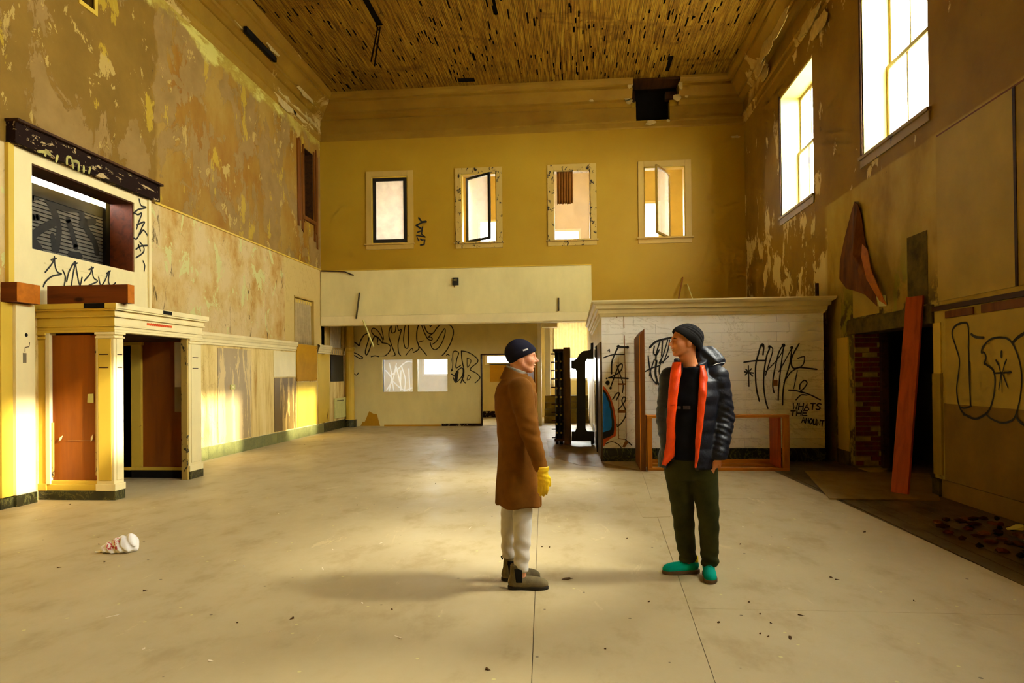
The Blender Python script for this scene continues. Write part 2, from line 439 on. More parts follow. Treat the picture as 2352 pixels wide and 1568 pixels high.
def m_glass(name, haze, tint=(1, 1, 1, 1), dirt=0.3):
    """window glass: mostly see-through, with a film of dirt that scatters the light behind it"""
    t = NT(name); nt = t.t; nt.nodes.remove(t.bsdf)
    tr = t.n('ShaderNodeBsdfTransparent'); tr.inputs[0].default_value = tint
    tl = t.n('ShaderNodeBsdfTranslucent'); tl.inputs[0].default_value = (0.86, 0.84, 0.78, 1)
    gl = t.n('ShaderNodeBsdfGlossy'); gl.inputs['Roughness'].default_value = 0.05
    f = t.math('ADD', t.math('MULTIPLY', t.noise(3.5, 6, 0.65, seed=80), dirt), haze-dirt*0.5)
    m1 = t.n('ShaderNodeMixShader'); t.lk(f, m1.inputs[0]); t.lk(tr.outputs[0], m1.inputs[1]); t.lk(tl.outputs[0], m1.inputs[2])
    m2 = t.n('ShaderNodeMixShader'); m2.inputs[0].default_value = 0.04; t.lk(m1.outputs[0], m2.inputs[1]); t.lk(gl.outputs[0], m2.inputs[2])
    out = [n for n in nt.nodes if n.type == 'OUTPUT_MATERIAL'][0]
    t.lk(m2.outputs[0], out.inputs[0]); return t.m
def m_cloth(name, c, trans=0.0, rough=0.9, weave=220, var=0.12):
    t = NT(name, rough, 0.1)
    n = t.noise(7, 4, 0.6, seed=90)
    base = t.ramp(n, [(0.3, tuple(x*(1-2*var) for x in c[:3])+(1,)), (0.7, tuple(min(1, x*(1+var)) for x in c[:3])+(1,))])
    t.color(base); t.bump(t.noise(weave, 2, 0.5, seed=91), 0.25, 0.002)
    if trans:
        tl = t.n('ShaderNodeBsdfTranslucent'); tl.inputs[0].default_value = c
        mx = t.n('ShaderNodeMixShader'); mx.inputs[0].default_value = trans
        t.lk(t.bsdf.outputs[0], mx.inputs[1]); t.lk(tl.outputs[0], mx.inputs[2])
        out = [q for q in t.t.nodes if q.type == 'OUTPUT_MATERIAL'][0]; t.lk(mx.outputs[0], out.inputs[0])
    return t.m

M = {}
M['wall_left'] = m_wall_left(); M['wall_right'] = m_wall_right(); M['wall_back'] = m_wall_back()
M['cornice'] = m_cornice('ochre_cornice', 0.70, 100); M['cornice_left'] = m_cornice('torn_cornice', 0.55, 110); M['cornice_right'] = m_cornice('flaking_cornice', 0.545, 120)
M['floor'] = m_floor('worn_floor_sheet', srgb0(176, 157, 112), srgb0(193, 175, 130), srgb0(157, 134, 86), 130)
M['floor_dark'] = m_floor('dirty_floor_boards', srgb(92, 66, 30), srgb(122, 90, 46), srgb(62, 42, 18), 150, False)
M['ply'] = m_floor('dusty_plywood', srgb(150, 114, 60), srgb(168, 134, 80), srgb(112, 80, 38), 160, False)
M['lath'] = m_lath()
M['void'] = simple('dark_void', (0.012, 0.010, 0.008), 0.95, 0.05, bump=0)
M['cream'] = m_old_paint('cream_paint', srgb0(238, 220, 160), srgb(150, 106, 40), 0.70, 170)
M['cream2'] = m_old_paint('yellowed_cream_paint', srgb0(214, 178, 58), srgb(120, 80, 26), 0.69, 175)
M['cream_chip'] = m_old_paint('chipped_cream_paint', srgb0(190, 158, 76), srgb(36, 22, 12), 0.575, 180, scale=9, stretch=(1, 1, .7))
M['cream_plain'] = m_old_paint('cream_casing_paint', srgb0(190, 156, 72), srgb(70, 44, 18), 0.68, 185, scale=7)
M['white_wall'] = simple('white_painted_wall', srgb0(240, 230, 202), 0.6, 0.3, var=0.06, scale=1.5, bump=0.1)
M['room_wall'] = simple('pale_room_wall', srgb0(206, 184, 118), 0.6, 0.3, var=0.08, scale=1.2, bump=0.1)
M['bulk'] = m_old_paint('cream_bulkhead', srgb0(230, 214, 148), srgb(150, 112, 48), 0.74, 190, scale=2)
M['dark_wood'] = m_wood('dark_brown_wood', srgb(72, 40, 16), srgb(38, 18, 8), 1.0, 1, knots=False)
M['black_wood'] = m_old_paint('blackened_wood', srgb0(30, 14, 6), srgb0(176, 152, 104), 0.575, 195, rough=0.95, scale=9, stretch=(1, .5, 1.4))
M['red_timber_x'] = m_wood('red_brown_timber', srgb0(110, 50, 8), srgb0(78, 32, 4), 1.0, 0, seed=1)
M['red_timber_y'] = m_wood('red_brown_timber_long', srgb0(96, 40, 8), srgb0(66, 24, 4), 1.0, 1, seed=2)
M['timber_end'] = simple('orange_timber_end', srgb(196, 108, 24), 0.7, 0.2, var=0.12, scale=12)
M['plank'] = m_wood('reddish_plank', srgb0(168, 72, 14), srgb0(128, 50, 8), 1.0, 2, seed=3)
M['pine'] = m_wood('pine_lumber', srgb0(182, 112, 26), srgb0(150, 84, 18), 1.2, 2, seed=4)
M['pine_x'] = m_wood('pine_lumber_rail', srgb0(186, 116, 28), srgb0(152, 86, 18), 1.2, 0, seed=5)
M['panel_brown'] = m_wood('brown_board', srgb0(112, 62, 12), srgb0(78, 40, 8), 0.8, 2, seed=6)
M['hardboard'] = m_wood('brown_hardboard', srgb0(138, 72, 6), srgb0(118, 56, 4), 0.5, 2, rough=0.35, knots=False, seed=7)
M['orange_board'] = simple('orange_yellow_board', srgb(206, 146, 34), 0.7, 0.2, var=0.08, scale=3)
M['marble'] = m_marble_white(); M['marble_dark'] = m_marble_dark()
M['base_grey'] = m_marble_dark('grey_green_marble', srgb(118, 116, 86), srgb(154, 150, 116), srgb(78, 80, 54), 0.4)
M['base_dark'] = m_marble_dark('blackish_marble', srgb(40, 36, 24), srgb(66, 60, 40), srgb(150, 140, 100), 0.5)
M['glass_clear'] = m_glass('clear_window_glass', 0.05, dirt=0.06)
M['glass_frost'] = m_glass('frosted_window_glass', 0.8, dirt=0.15)
M['glass_dirty'] = m_glass('dirty_window_glass', 0.45, dirt=0.5)
M['glass_film'] = m_glass('filmed_window_glass', 0.22, dirt=0.25)
M['win_wood'] = m_old_paint('sash_paint', srgb(168, 132, 66), srgb(66, 40, 16), 0.62, 200, scale=5)
M['reveal'] = simple('white_reveal_paint', srgb(238, 228, 200), 0.6, 0.3, var=0.05, scale=2)
M['black_steel'] = simple('black_steel', (0.012, 0.011, 0.010, 1), 0.4, 0.4, var=0.3, scale=5)
M['bronze'] = simple('worn_bronze_steel', srgb(104, 70, 36), 0.38, 0.5, metal=0.5, var=0.3, scale=3, stretch=(3, 3, .6))
M['steel'] = simple('polished_steel', srgb(170, 150, 120), 0.22, 0.5, metal=0.8, var=0.2, scale=2, stretch=(1, 3, .5))
M['bolt'] = simple('bolt_heads', srgb(200, 176, 120), 0.35, 0.5, metal=0.6, var=0.15, scale=20)
M['rust'] = simple('rusty_iron', srgb(66, 34, 16), 0.7, 0.3, var=0.3, scale=10)
M['spray'] = simple('black_spray_paint', (0.018, 0.016, 0.012, 1), 0.6, 0.3, var=0.15, scale=8, bump=0)
M['spray_faint'] = simple('faded_spray_paint', srgb(82, 64, 38), 0.7, 0.2, var=0.2, scale=8, bump=0)
M['spray_white'] = simple('white_spray_paint', srgb(200, 184, 140), 0.7, 0.2, var=0.2, scale=8, bump=0)
M['spray_blue'] = simple('blue_spray_paint', srgb0(6, 122, 236), 0.5, 0.3, var=0.1, scale=6, bump=0)
M['spray_orange'] = simple('orange_spray_paint', srgb(232, 92, 24), 0.5, 0.3, var=0.1, scale=6, bump=0)
M['tape'] = simple('brown_tape', srgb(156, 96, 40), 0.6, 0.3, var=0.1, scale=10, bump=0)
M['sticker'] = simple('orange_sticker', srgb(250, 96, 16), 0.5, 0.3, var=0.05, scale=10, bump=0)
M['sticker_ink'] = simple('red_ink', srgb(190, 40, 10), 0.6, 0.2, var=0.1, scale=10, bump=0)
M['plaster_raw'] = simple('broken_plaster', srgb0(196, 172, 110), 0.85, 0.1, var=0.12, scale=9, bump=0.5, dist=0.01)
M['lath_dark'] = simple('dark_lath', srgb(38, 22, 8), 0.8, 0.1, var=0.2, scale=20, bump=0)
M['shutter'] = simple('grey_shutter_steel', srgb0(104, 98, 84), 0.5, 0.4, var=0.15, scale=3)
M['curtain_brown'] = m_cloth('brown_curtain_cloth', srgb(150, 92, 40), 0.25)
M['curtain_sheer'] = m_cloth('sheer_curtain_cloth', srgb0(226, 214, 180), 0.35)
M['curtain_grey'] = m_cloth('dusty_curtain_cloth', srgb0(186, 162, 110), 0.2)
M['brick'] = simple('red_brick', srgb(124, 46, 24), 0.85, 0.15, var=0.25, scale=9, bump=0.4)
M['brick_pale'] = simple('plastered_brick', srgb(190, 156, 84), 0.85, 0.15, var=0.2, scale=9, bump=0.4)
M['mortar'] = simple('mortar', srgb(150, 122, 66), 0.9, 0.1, var=0.2, scale=14, bump=0.4)
M['concrete'] = simple('rough_concrete', srgb(112, 92, 48), 0.9, 0.1, var=0.35, scale=5, bump=0.6, dist=0.01)
M['green_door'] = simple('dark_green_door', srgb0(74, 80, 34), 0.5, 0.3, var=0.2, scale=2)
M['paper'] = simple('pale_paper', srgb(232, 220, 184), 0.8, 0.1, var=0.06, scale=8, bump=0)
M['rawhide'] = simple('torn_brown_backing', srgb0(112, 62, 12), 0.8, 0.15, var=0.35, scale=4, stretch=(1, 1, .4))
M['sheet_board'] = simple('yellowish_wallboard', srgb(186, 148, 66), 0.7, 0.25, var=0.12, scale=1.6)
M['sheet_board2'] = simple('tan_wallboard', srgb(196, 162, 86), 0.7, 0.25, var=0.10, scale=1.3)
M['lower_board'] = simple('brown_lower_board', srgb(146, 106, 38), 0.7, 0.25, var=0.15, scale=1.3)
M['grey_panel'] = m_old_paint('grey_smudged_panel', srgb0(172, 148, 100), srgb0(214, 186, 118), 0.52, 205, scale=1.3, stretch=(1, 2.2, .25))
M['dark_panel'] = m_old_paint('sooty_panel', srgb0(116, 90, 38), srgb0(190, 156, 82), 0.54, 210, scale=1.4, stretch=(1, 2.5, .25))
M['stone_step'] = simple('dusty_step', srgb(150, 124, 66), 0.8, 0.2, var=0.2, scale=4)

for k_ in ('hardboard', 'red_timber_x', 'red_timber_y', 'plank', 'rawhide', 'panel_brown', 'dark_wood', 'pine', 'pine_x', 'timber_end', 'lath', 'black_wood'):
    M[k_].node_tree.nodes['Principled BSDF'].inputs['Specular IOR Level'].default_value = 0.15
# ------------------------------------------------------------------ room shell
XL, XR, YB, YF, ZC = -6.6, 4.33, 17.37, -3.0, 8.75
YR, YFAR = 19.4, 23.2           # partition under the gallery, far wall of the rooms behind
def struct(name, V, F, mat, label, cat='wall', parent=None):
    o = mesh_obj(name, V, F, mat, parent); fix(o)
    tag(o, label, cat, kind='structure'); return o
def sbox(name, b, mat, label, cat): 
    o = MB().box(*b).build(name, mat); tag(o, label, cat, kind='structure'); return o

# floor: slab, worn sheets with open seams, dark boards along the right wall
floor = sbox('floor', (XL-1.5, XR+1.6, YF, YFAR+0.3, -0.14, -0.012), M['floor_dark'], 'wide beige worn floor of the empty hall', 'floor')
def seamx(y): return 0.668+(y-3.39)*0.0498       # the clearly visible long seam
def seam2(y): return -0.217-(y-3.3)*0.043
def edge(y): return 3.08-(y-5.0)*0.018
def sheet(x0f, x1f, y0, y1, g=0.0018):
    n = 6; ys = [y0+(y1-y0)*i/n for i in range(n+1)]
    V = []; F = []
    for y in ys:
        V += [(x0f(y)+g, y, 0), (x1f(y)-g, y, 0), (x0f(y)+g, y, -0.011), (x1f(y)-g, y, -0.011)]
    for i in range(n):
        a = 4*i; F += [(a, a+1, a+5, a+4), (a, a+4, a+6, a+2), (a+1, a+3, a+7, a+5)]
    F += [(0, 2, 3, 1), (4*n, 4*n+1, 4*n+3, 4*n+2)]
    o = mesh_obj('floor_sheet', V, F, M['floor'], floor); fix(o); return o
k = lambda c: (lambda y: c)
for (a, b, segs) in ((k(XL), seam2, [(YF, 19.9)]),
                     (seam2, seamx, [(YF, 11.2), (11.206, YFAR)]), (seamx, edge, [(YF, 4.4), (4.403, 8.212), (8.218, 10.3), (10.306, 17.3)])):
    for (y0, y1) in segs: sheet(a, b, y0, y1)
sheet(k(XL), seam2, 19.905, YFAR)
# dark boards on the right
bw = 0.16; x = 3.09; i = 0
while x < 4.32:
    MB().box(x+0.003, min(x+bw-0.003, 4.325), YF, 11.55, -0.011, -0.004+0.001*(i % 3)).build('floor_board', M['floor_dark'], floor); x += bw; i += 1

# walls
WIN_R = [(12.56, 14.46), (8.62, 10.50), (4.66, 6.56), (0.70, 2.60)]        # tall windows, y ranges
ZW0, ZW1 = 4.65, 7.14
DOOR_R = (8.60, 10.95, 0.0, 2.10)
holesR = [(a, b, ZW0, ZW1) for a, b in WIN_R] + [DOOR_R]
wall_right = struct('wall_right', *holed_wall('x', XR, XR+0.46, YF, YB+0.2, -0.1, 9.0, holesR), M['wall_right'], 'tall peeling ochre wall with high sash windows on the right')
PORT = (7.74, 9.69, 3.09, 4.14); DOOR_L = (7.95, 9.62, 0.0, 2.35); WIN_L = (16.24, 16.86, 5.46, 7.17)
HOLE_L = (8.62, 8.86, 6.62, 7.6); NICHE = (15.64, 16.84, 2.26, 3.40); NICHE2 = (17.98, 18.96, 2.26, 2.90)
wall_left = struct('wall_left', *holed_wall('x', XL-0.35, XL, YF, YFAR, -0.1, 9.0, [PORT, DOOR_L, WIN_L, HOLE_L, NICHE, NICHE2]), M['wall_left'], 'tall badly peeling plaster wall on the left')
WB = [(-5.21, -4.25, 4.95, 6.68), (-2.84, -1.92, 4.92, 6.68), (-0.45, 0.49, 4.92, 6.68), (1.84, 2.86, 4.92, 6.68)]
HB = [(1.55, 2.70, 8.36, 8.9), (1.66, 2.50, 7.87, 8.36)]
wall_back = struct('wall_back', *holed_wall('y', YB, YB+0.22, XL-0.1, XR+0.1, -0.1, 9.0, WB+HB+[(XL, 0.49, -0.1, 2.83)]), M['wall_back'], 'smooth ochre end wall with four small inner windows')
wall_front = struct('wall_front', *holed_wall('y', YF-0.2, YF, XL-0.4, XR+0.5, -0.1, 9.0, []), M['wall_back'], 'plain ochre wall behind the photographer')
wall_upper = wall_back

# bulkhead: lighter board facing over the gallery front, with a lower lip
bulk = MB().box(XL+0.02, 0.49, YB-0.05, YB, 3.05, 4.235).build('trim_1', M['bulk']); tag(bulk, 'pale smooth bulkhead board above the open rear bay', 'trim', kind='structure')
MB().box(XL+0.02, 0.47, YB-0.07, YB-0.05, 2.83, 3.045).build('lower_lip', M['cream'], bulk)
MB().box(XL+0.02, 0.47, YB-0.05, YB+0.22, 2.80, 2.83).build('underside', M['cream'], bulk)
MB().box(XL+0.02, 0.49, YB-0.075, YB, 4.235, 4.255).build('top_ledge', M['cream2'], bulk)

# ceiling backing and lath
ceil = sbox('ceiling', (XL-0.4, XR+0.5, YF-0.1, YB+0.3, 8.80, 8.95), M['void'], 'high ceiling of bare stained wooden lath', 'ceiling')
MBL = MB(); pitch = 0.0315
gaps = [(-3.98, -3.87, 4.0, 13.75), (-1.50, -1.45, 4.0, 13.6), (-2.73, -2.36, 16.42, 16.66), (2.30, 2.36, 15.8, 16.6), (-1.34, -1.30, 12.6, 13.1)]
x = XL+0.45
while x < XR-0.4:
    y = 5.0-R_.random()*1.2
    while y < 16.95:
        L = R_.choice((1.22, 0.5, 0.8, 0.35)); y1 = min(y+L-0.004, 16.98)
        w = pitch*(0.78+0.18*R_.random()); dz = R_.random()*0.006; dx = (R_.random()-.5)*0.004
        pieces = [(max(y, 4.5), y1)]
        if R_.random() < 0.16:
            c_ = y+R_.random()*L; g_ = 0.10+0.32*R_.random(); pieces = [(pieces[0][0], min(c_, y1)), (min(c_+g_, y1), y1)]; pieces = [p for p in pieces if p[1]-p[0] > 0.02]
        for g in gaps:
            if g[0]-pitch*.6 < x < g[1]: pieces = [q for p in pieces for q in ((p[0], min(p[1], g[2])), (max(p[0], g[3]), p[1])) if q[1]-q[0] > 0.02]
        for a, b in pieces: MBL.box(x+dx, x+dx+w, a, b, ZC+dz, ZC+0.010+dz)
        y += L
    x += pitch
o = MBL.build('ceiling_lath', M['lath'], ceil); o['kind'] = 'stuff'
MB().box(XL, XR, YF, 4.48, ZC, ZC+0.02).build('ceiling_board', M['lath'], ceil)

# cornice on three walls, mitred
PROF = [(0.52, 8.76), (0.505, 8.70), (0.455, 8.63), (0.40, 8.605), (0.40, 8.545), (0.37, 8.535), (0.30, 8.47), (0.215, 8.37), (0.18, 8.35), (0.18, 8.285), (0.15, 8.27), (0.07, 8.215), (0.03, 8.205), (0.03, 7.905), (0.07, 7.895), (0.07, 7.845), (0.035, 7.82), (0.03, 7.70), (0.018, 7.685), (0.0, 7.665)]
def fl(o, z, t): return (XL+o, t if t < 17 else YB-o, z)
def frt(o, z, t): return (XR-o, t if t < 17 else YB-o, z)
def back_fn(x0m, x1m):
    def f(o, z, t):
        if t < -6: return (XL+o, YB-o, z)
        if t > 4.2: return (XR-o, YB-o, z)
        return (t, YB-o, z)
    return f
rag = random.Random(5)
def ragged(ts): return ts
trl = MB().sweep(PROF, fl, [YF+0.0, 5, 10, 14, 16, 17.3]).build('trim_2', M['cornice_left']); tag(trl, 'broken plaster cornice running along the left wall', 'cornice', kind='structure')
trr = MB().sweep(PROF, frt, [YF+0.0, 5, 10, 14, 16, 17.3]).build('trim_3', M['cornice_right']); tag(trr, 'flaking deep cornice along the window wall', 'cornice', kind='structure')
mb = MB(); bf = back_fn(0, 0)
mb.sweep(PROF, bf, [-6.6, 1.55]); mb.sweep(PROF, bf, [2.70, 4.33])
mb.sweep(PROF[12:], bf, [1.55, 1.66]); mb.sweep(PROF[12:], bf, [2.50, 2.70]); mb.sweep(PROF[15:], bf, [1.66, 2.50])
trb = mb.build('trim_4', M['cornice']); tag(trb, 'moulded ochre cornice across the end wall with a hole broken through', 'cornice', kind='structure')
# the hole: dark void, broken plaster edges, stub of a joist
MB().box(1.2, 3.1, YB+0.5, YB+0.52, 7.5, 8.8).build('dark_void', M['void'], trb)
MB().box(1.2, 1.22, YB+0.2, YB+0.5, 7.5, 8.8).box(3.1, 3.12, YB+0.2, YB+0.5, 7.5, 8.8).box(1.2, 3.1, YB+0.2, YB+0.5, 8.78, 8.8).box(1.2, 3.1, YB+0.2, YB+0.5, 7.5, 7.52).build('void_lining', M['void'], trb)
MB().box(2.40, 2.69, YB-0.05, YB+0.15, 8.38, 8.56).build('broken_joist', M['dark_wood'], trb)
MB().box(1.55, 1.63, YB-0.05, YB+0.15, 8.34, 8.62).build('broken_joist', M['dark_wood'], trb)
MB().box(1.56, 2.69, YB-0.45, YB+0.1, 8.70, 8.75).build('lath_edge', M['dark_wood'], trb)
def plaster_patch(cx, cz, w, h, y, seed, parent, axis='y', th=0.012, mat='plaster_raw'):
    r = random.Random(seed); n = 14; P = []
    for i in range(n):
        a = 2*math.pi*i/n; q = 0.55+0.45*r.random(); P.append((cx+math.cos(a)*w/2*q, cz+math.sin(a)*h/2*q))
    fn = (lambda u, v, d: (u, y-d, v)) if axis == 'y' else (lambda u, v, d: (y+d, u, v)) if axis == 'x' else (lambda u, v, d: (y-d, u, v))
    return MB().prism(P, fn, -0.002, th).build('plaster_scar', M[mat], parent)
for (px, py, w, h, off, sd) in ((1440, 222, .3, .3, .2, 1), (1447, 195, .16, .24, .42, 2), (1563, 195, .14, .3, .42, 3), (1557, 224, .26, .26, .22, 4), (1495, 282, .32, .14, .08, 5), (1577, 221, .1, .08, .2, 6), (1358, 231, .16, .08, .22, 7), (1445, 233, .22, .18, .2, 8), (1690, 314, .3, .08, .03, 9), (1535, 277, .12, .08, .08, 10)):
    p = on_y(px, py, YB-off); plaster_patch(p.x, p.z, w, h, YB-off, sd, trb)
# torn stretches of the left cornice
r5 = random.Random(9)
for (px, py, w, h, off, sd) in ((600, 72, .9, .28, .30, 21), (625, 110, .7, .2, .30, 22), (690, 265, 1.6, .35, .035, 23), (655, 235, 1.4, .4, .035, 24), (715, 285, .9, .3, .035, 25), (545, 40, 1.0, .3, .18, 26), (700, 215, 1.2, .22, .2, 27)):
    p = on_x(px, py, XL+off); plaster_patch(p.y, p.z, w, h, XL+off, sd, trl, 'x')
p0 = on_x(563, 66, XL+0.26); p1 = on_x(632, 138, XL+0.26)
MB().beam(p0, p1, 0.07, 0.10).build('dark_gap', M['void'], trl)
for (px, py, w, h, off, sd) in ((1760, 110, 1.6, .45, .30, 31), (1745, 150, 1.0, .4, .25, 32), (1790, 60, 1.4, .3, .36, 33), (1860, 50, 1.3, .3, .05, 34), (1880, 60, 1.0, .35, .05, 35), (1757, 170, .8, .3, .1, 36)):
    p = on_x(px, py, XR-off); plaster_patch(p.y, p.z, w, h, XR-off, sd, trr, 'xr')

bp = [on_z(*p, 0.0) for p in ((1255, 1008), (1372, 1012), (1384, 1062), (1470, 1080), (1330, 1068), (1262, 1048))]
MB().prism([(p.x, p.y) for p in bp], lambda u, v, d: (u, v, d), 0.0003, 0.002).build('bare_shaded_floor_patch', M['ply'], floor)  # bare boards before the vault, with the shadow there painted in as dark colour
# rooms behind: gallery room (upper) and back rooms (lower)
gf = sbox('gallery_floor_slab', (XL-0.4, XR+0.5, YB+0.22, YFAR, 3.35, 3.55), M['room_wall'], 'soffit of the gallery over the rear bay', 'soffit')
WFAR = [(-3.15, -1.85, 5.2, 6.75), (-1.25, 0.25, 5.0, 6.35), (1.35, 2.93, 5.0, 7.2), (-5.15, -3.95, 1.5, 2.32), (-2.95, -1.55, 1.86, 2.12), (-0.72, 0.62, 1.3, 3.3)]
wall_far = struct('wall_far', *holed_wall('y', YFAR, YFAR+0.25, XL-0.4, XR+0.5, -0.1, 8.6, WFAR), M['room_wall'], 'pale far wall of the rooms behind the hall')
wall_far_right = struct('wall_far_right', *holed_wall('x', XR, XR+0.3, YB+0.22, YFAR, -0.1, 8.6, []), M['room_wall'], 'pale side wall of the rooms behind the hall')
sbox('gallery_ceiling', (XL-0.4, XR+0.5, YB+0.60, YFAR+0.25, 8.4, 8.6), M['white_wall'], 'pale ceiling of the gallery room', 'ceiling')
for a, b, c, d in WFAR: portal(((a+b)/2, YFAR+0.26, (c+d)/2), b-a, d-c, (0, -1, 0))
for a, b in WIN_R: portal((XR+0.47, (a+b)/2, (ZW0+ZW1)/2), b-a, ZW1-ZW0, (-1, 0, 0))
# partition under the gallery, with an inner window and a doorway
PW = (-5.53, -3.62, 1.0, 1.94); PD = (-2.62, -1.02, 0.0, 2.04)
part = struct('wall_partition', *holed_wall('y', YR, YR+0.14, XL, -1.0, -0.05, 3.36, [PW, PD]), M['bulk'], 'cream partition with outlined graffiti letters at the rear')
MB().box(-1.0, -0.90, YR-0.03, YR+0.17, 0, 3.35).build('end_post', M['white_wall'], part)
MB().box(-0.9, -0.45, YR+0.5, YR+1.0, 2.85, 3.35).build('duct_box', M['cream'], part)
# marks low on the partition: torn skirting and bare patch
V = [on_y(*q, YR) for q in ((828, 978), (833, 968), (838, 968), (848, 944), (858, 950), (866, 951), (873, 978))]
Strokes((0, -1, 0), 0.003).poly(V).build('bare_patch', M['orange_board'], part)
MB().box(-3.8, -2.66, YR-0.02, YR, 0.0, 0.075).build('skirting', M['black_wood'], part)
MB().box(-5.5, -3.82, YR-0.02, YR, 0.0, 0.05).build('skirting', M['orange_board'], part)
# side wall of the marble enclosure seen through the rear bay; wall closing the stair side
wall_strong = struct('wall_strongroom', *holed_wall('x', 0.49, 0.62, YB+0.22, YFAR, -0.05, 3.36, []), M['white_wall'], 'pale side wall beyond the strongroom at the rear')

# the street level outside, which keeps the light from below the horizon realistic
og = MB().box(-60, 60, -50, 80, -0.60, -0.40).build('outside_ground', simple('grey_pavement', (0.16, 0.15, 0.14, 1), 0.9, 0.1, bump=0)); tag(og, 'grey street paving outside the hall', 'ground', kind='structure')
# ------------------------------------------------------------------ windows
def sempty(name, label, cat, loc=(0, 0, 0)):
    o = empty(name, (0, 0, 0)); tag(o, label, cat, kind='structure'); return o
def frame_boxes(mb, axis, p0, p1, u0, u1, v0, v1, w):
    """four bars of a rectangular frame in the plane axis = p0..p1"""
    for (a, b, c, d) in ((u0, u0+w, v0, v1), (u1-w, u1, v0, v1), (u0+w, u1-w, v0, v0+w), (u0+w, u1-w, v1-w, v1)):
        mb.box(p0, p1, a, b, c, d) if axis == 'x' else mb.box(a, b, p0, p1, c, d)
    return mb

# tall sash windows in the right wall
RW = ['tall bright sash window in the right wall nearest the end wall', 'tall bright sash window in the right wall cut off by the top edge',
      'tall sash window in the right wall beside the two people', 'tall sash window in the right wall nearest the photographer']
for i, (a, b) in enumerate(WIN_R):
    w = sempty('window_%d' % (i+5), RW[i], 'window')
    MB().box(XR+0.012, XR+0.44, b-0.02, b, ZW0, ZW1).build('reveal_board', M['reveal'], w)
    MB().box(XR+0.012, XR+0.44, a, a+0.02, ZW0, ZW1).build('reveal_board', M['reveal'], w)
    MB().box(XR+0.012, XR+0.44, a, b, ZW1-0.02, ZW1).build('reveal_board', M['reveal'], w)
    MB().box(XR-0.05, XR+0.44, a-0.06, b+0.06, ZW0-0.03, ZW0+0.015).build('window_sill', M['win_wood'], w)
    MB().box(XR-0.025, XR, a-0.04, b+0.04, ZW0-0.15, ZW0-0.03).build('window_apron', M['win_wood'], w)
    MB().box(XR-0.012, XR+0.012, b, b+0.06, ZW0, ZW1+0.04).build('edge_strip', M['dark_wood'], w)
    zm = (ZW0+ZW1)/2+0.06; x0 = XR+0.36
    for nm, z0, z1, xx, g in (('upper_sash', zm-0.02, ZW1-0.02, x0+0.03, 'glass_clear'), ('lower_sash', ZW0+0.015, zm+0.03, x0-0.02, 'glass_frost' if i < 3 else 'glass_clear')):
        mb = MB(); frame_boxes(mb, 'x', xx, xx+0.045, a+0.02, b-0.02, z0, z1, 0.062)
        for k in (1, 2):
            yk = a+(b-a)*k/3; mb.box(xx+0.012, xx+0.034, yk-0.017, yk+0.017, z0+0.05, z1-0.05)
        s = mb.build(nm, M['win_wood'], w)
        for k in range(3):
            ya = a+0.075+(b-a-0.15)*k/3; yb = a+0.075+(b-a-0.15)*(k+1)/3
            MB().box(xx+0.020, xx+0.025, ya+0.004, yb-0.004, z0+0.056, z1-0.056).build('pane', M[g], s)

# four inner windows of the end wall
BWL = ['closed dark-framed inner window at the left of the end wall', 'inner window of the end wall with a dark sash swung half open',
       'inner window of the end wall with blackened chipped casing and a rag of curtain', 'inner window of the end wall with a pale sash turned nearly edge-on']
cas = ['cream_plain', 'cream_chip', 'cream_chip', 'cream_plain']
for i, (a, b, c, d) in enumerate(WB):
    w = sempty('window_%d' % (i+1), BWL[i], 'window')
    cw = 0.15; mt = M[cas[i]]
    for (u0, u1, v0, v1) in ((a-cw, a, c-0.02, d+cw), (b, b+cw, c-0.02, d+cw), (a, b, d, d+cw)):
        MB().box(u0, u1, YB-0.028, YB, v0, v1).build('casing', mt, w, bevel=0.004)
    MB().box(a-cw-0.04, b+cw+0.04, YB-0.08, YB, c-0.055, c-0.02).build('window_sill', mt, w)
    MB().box(a-cw, b+cw, YB-0.025, YB, c-0.17, c-0.055).build('apron', mt, w)
    for (u0, u1, v0, v1) in ((a, a+0.025, c, d), (b-0.025, b, c, d), (a, b, d-0.025, d), (a, b, c-0.02, c)):
        MB().box(u0, u1, YB-0.005, YB+0.21, v0, v1).build('jamb', M['cream2'] if i != 2 else M['cream_chip'], w)
def sash(par, cx, z0, z1, wid, ang, yc, mat, gmat, bar=0.07):
    """pivoted sash, turned by ang about its upright middle axis"""
    e = Vector((math.cos(ang), math.sin(ang), 0)); n = Vector((-math.sin(ang), math.cos(ang), 0)); c = Vector((cx, yc, 0))
    def rb(mb, u0, u1, v0, v1, t):
        P = []
        for zz in (v0, v1):
            for (u, s) in ((u0, -t), (u1, -t), (u1, t), (u0, t)): q = c+e*u+n*s; P.append((q.x, q.y, zz))
        mb.hexa(P)
    mb = MB(); h = wid/2
    rb(mb, -h, -h+bar, z0, z1, .025); rb(mb, h-bar, h, z0, z1, .025); rb(mb, -h+bar, h-bar, z0, z0+bar, .025); rb(mb, -h+bar, h-bar, z1-bar, z1, .025)
    s = mb.build('sash', mat, par)
    g = MB(); rb(g, -h+bar, h-bar, z0+bar, z1-bar, .003); g.build('pane', gmat, s)
    return s
wn = {o.name: o for o in bpy.data.objects if o.name.startswith('window_') and o.type == 'EMPTY'}
a, b, c, d = WB[0]; sash(wn['window_1'], (a+b)/2, c+0.01, d-0.03, b-a-0.06, 0, YB+0.02, M['black_steel'], M['glass_dirty'], 0.085)
a, b, c, d = WB[1]; sash(wn['window_2'], (a+b)/2-0.02, c+0.02, d-0.04, b-a-0.07, math.radians(-36), YB+0.02, M['black_steel'], M['glass_film'], 0.06)
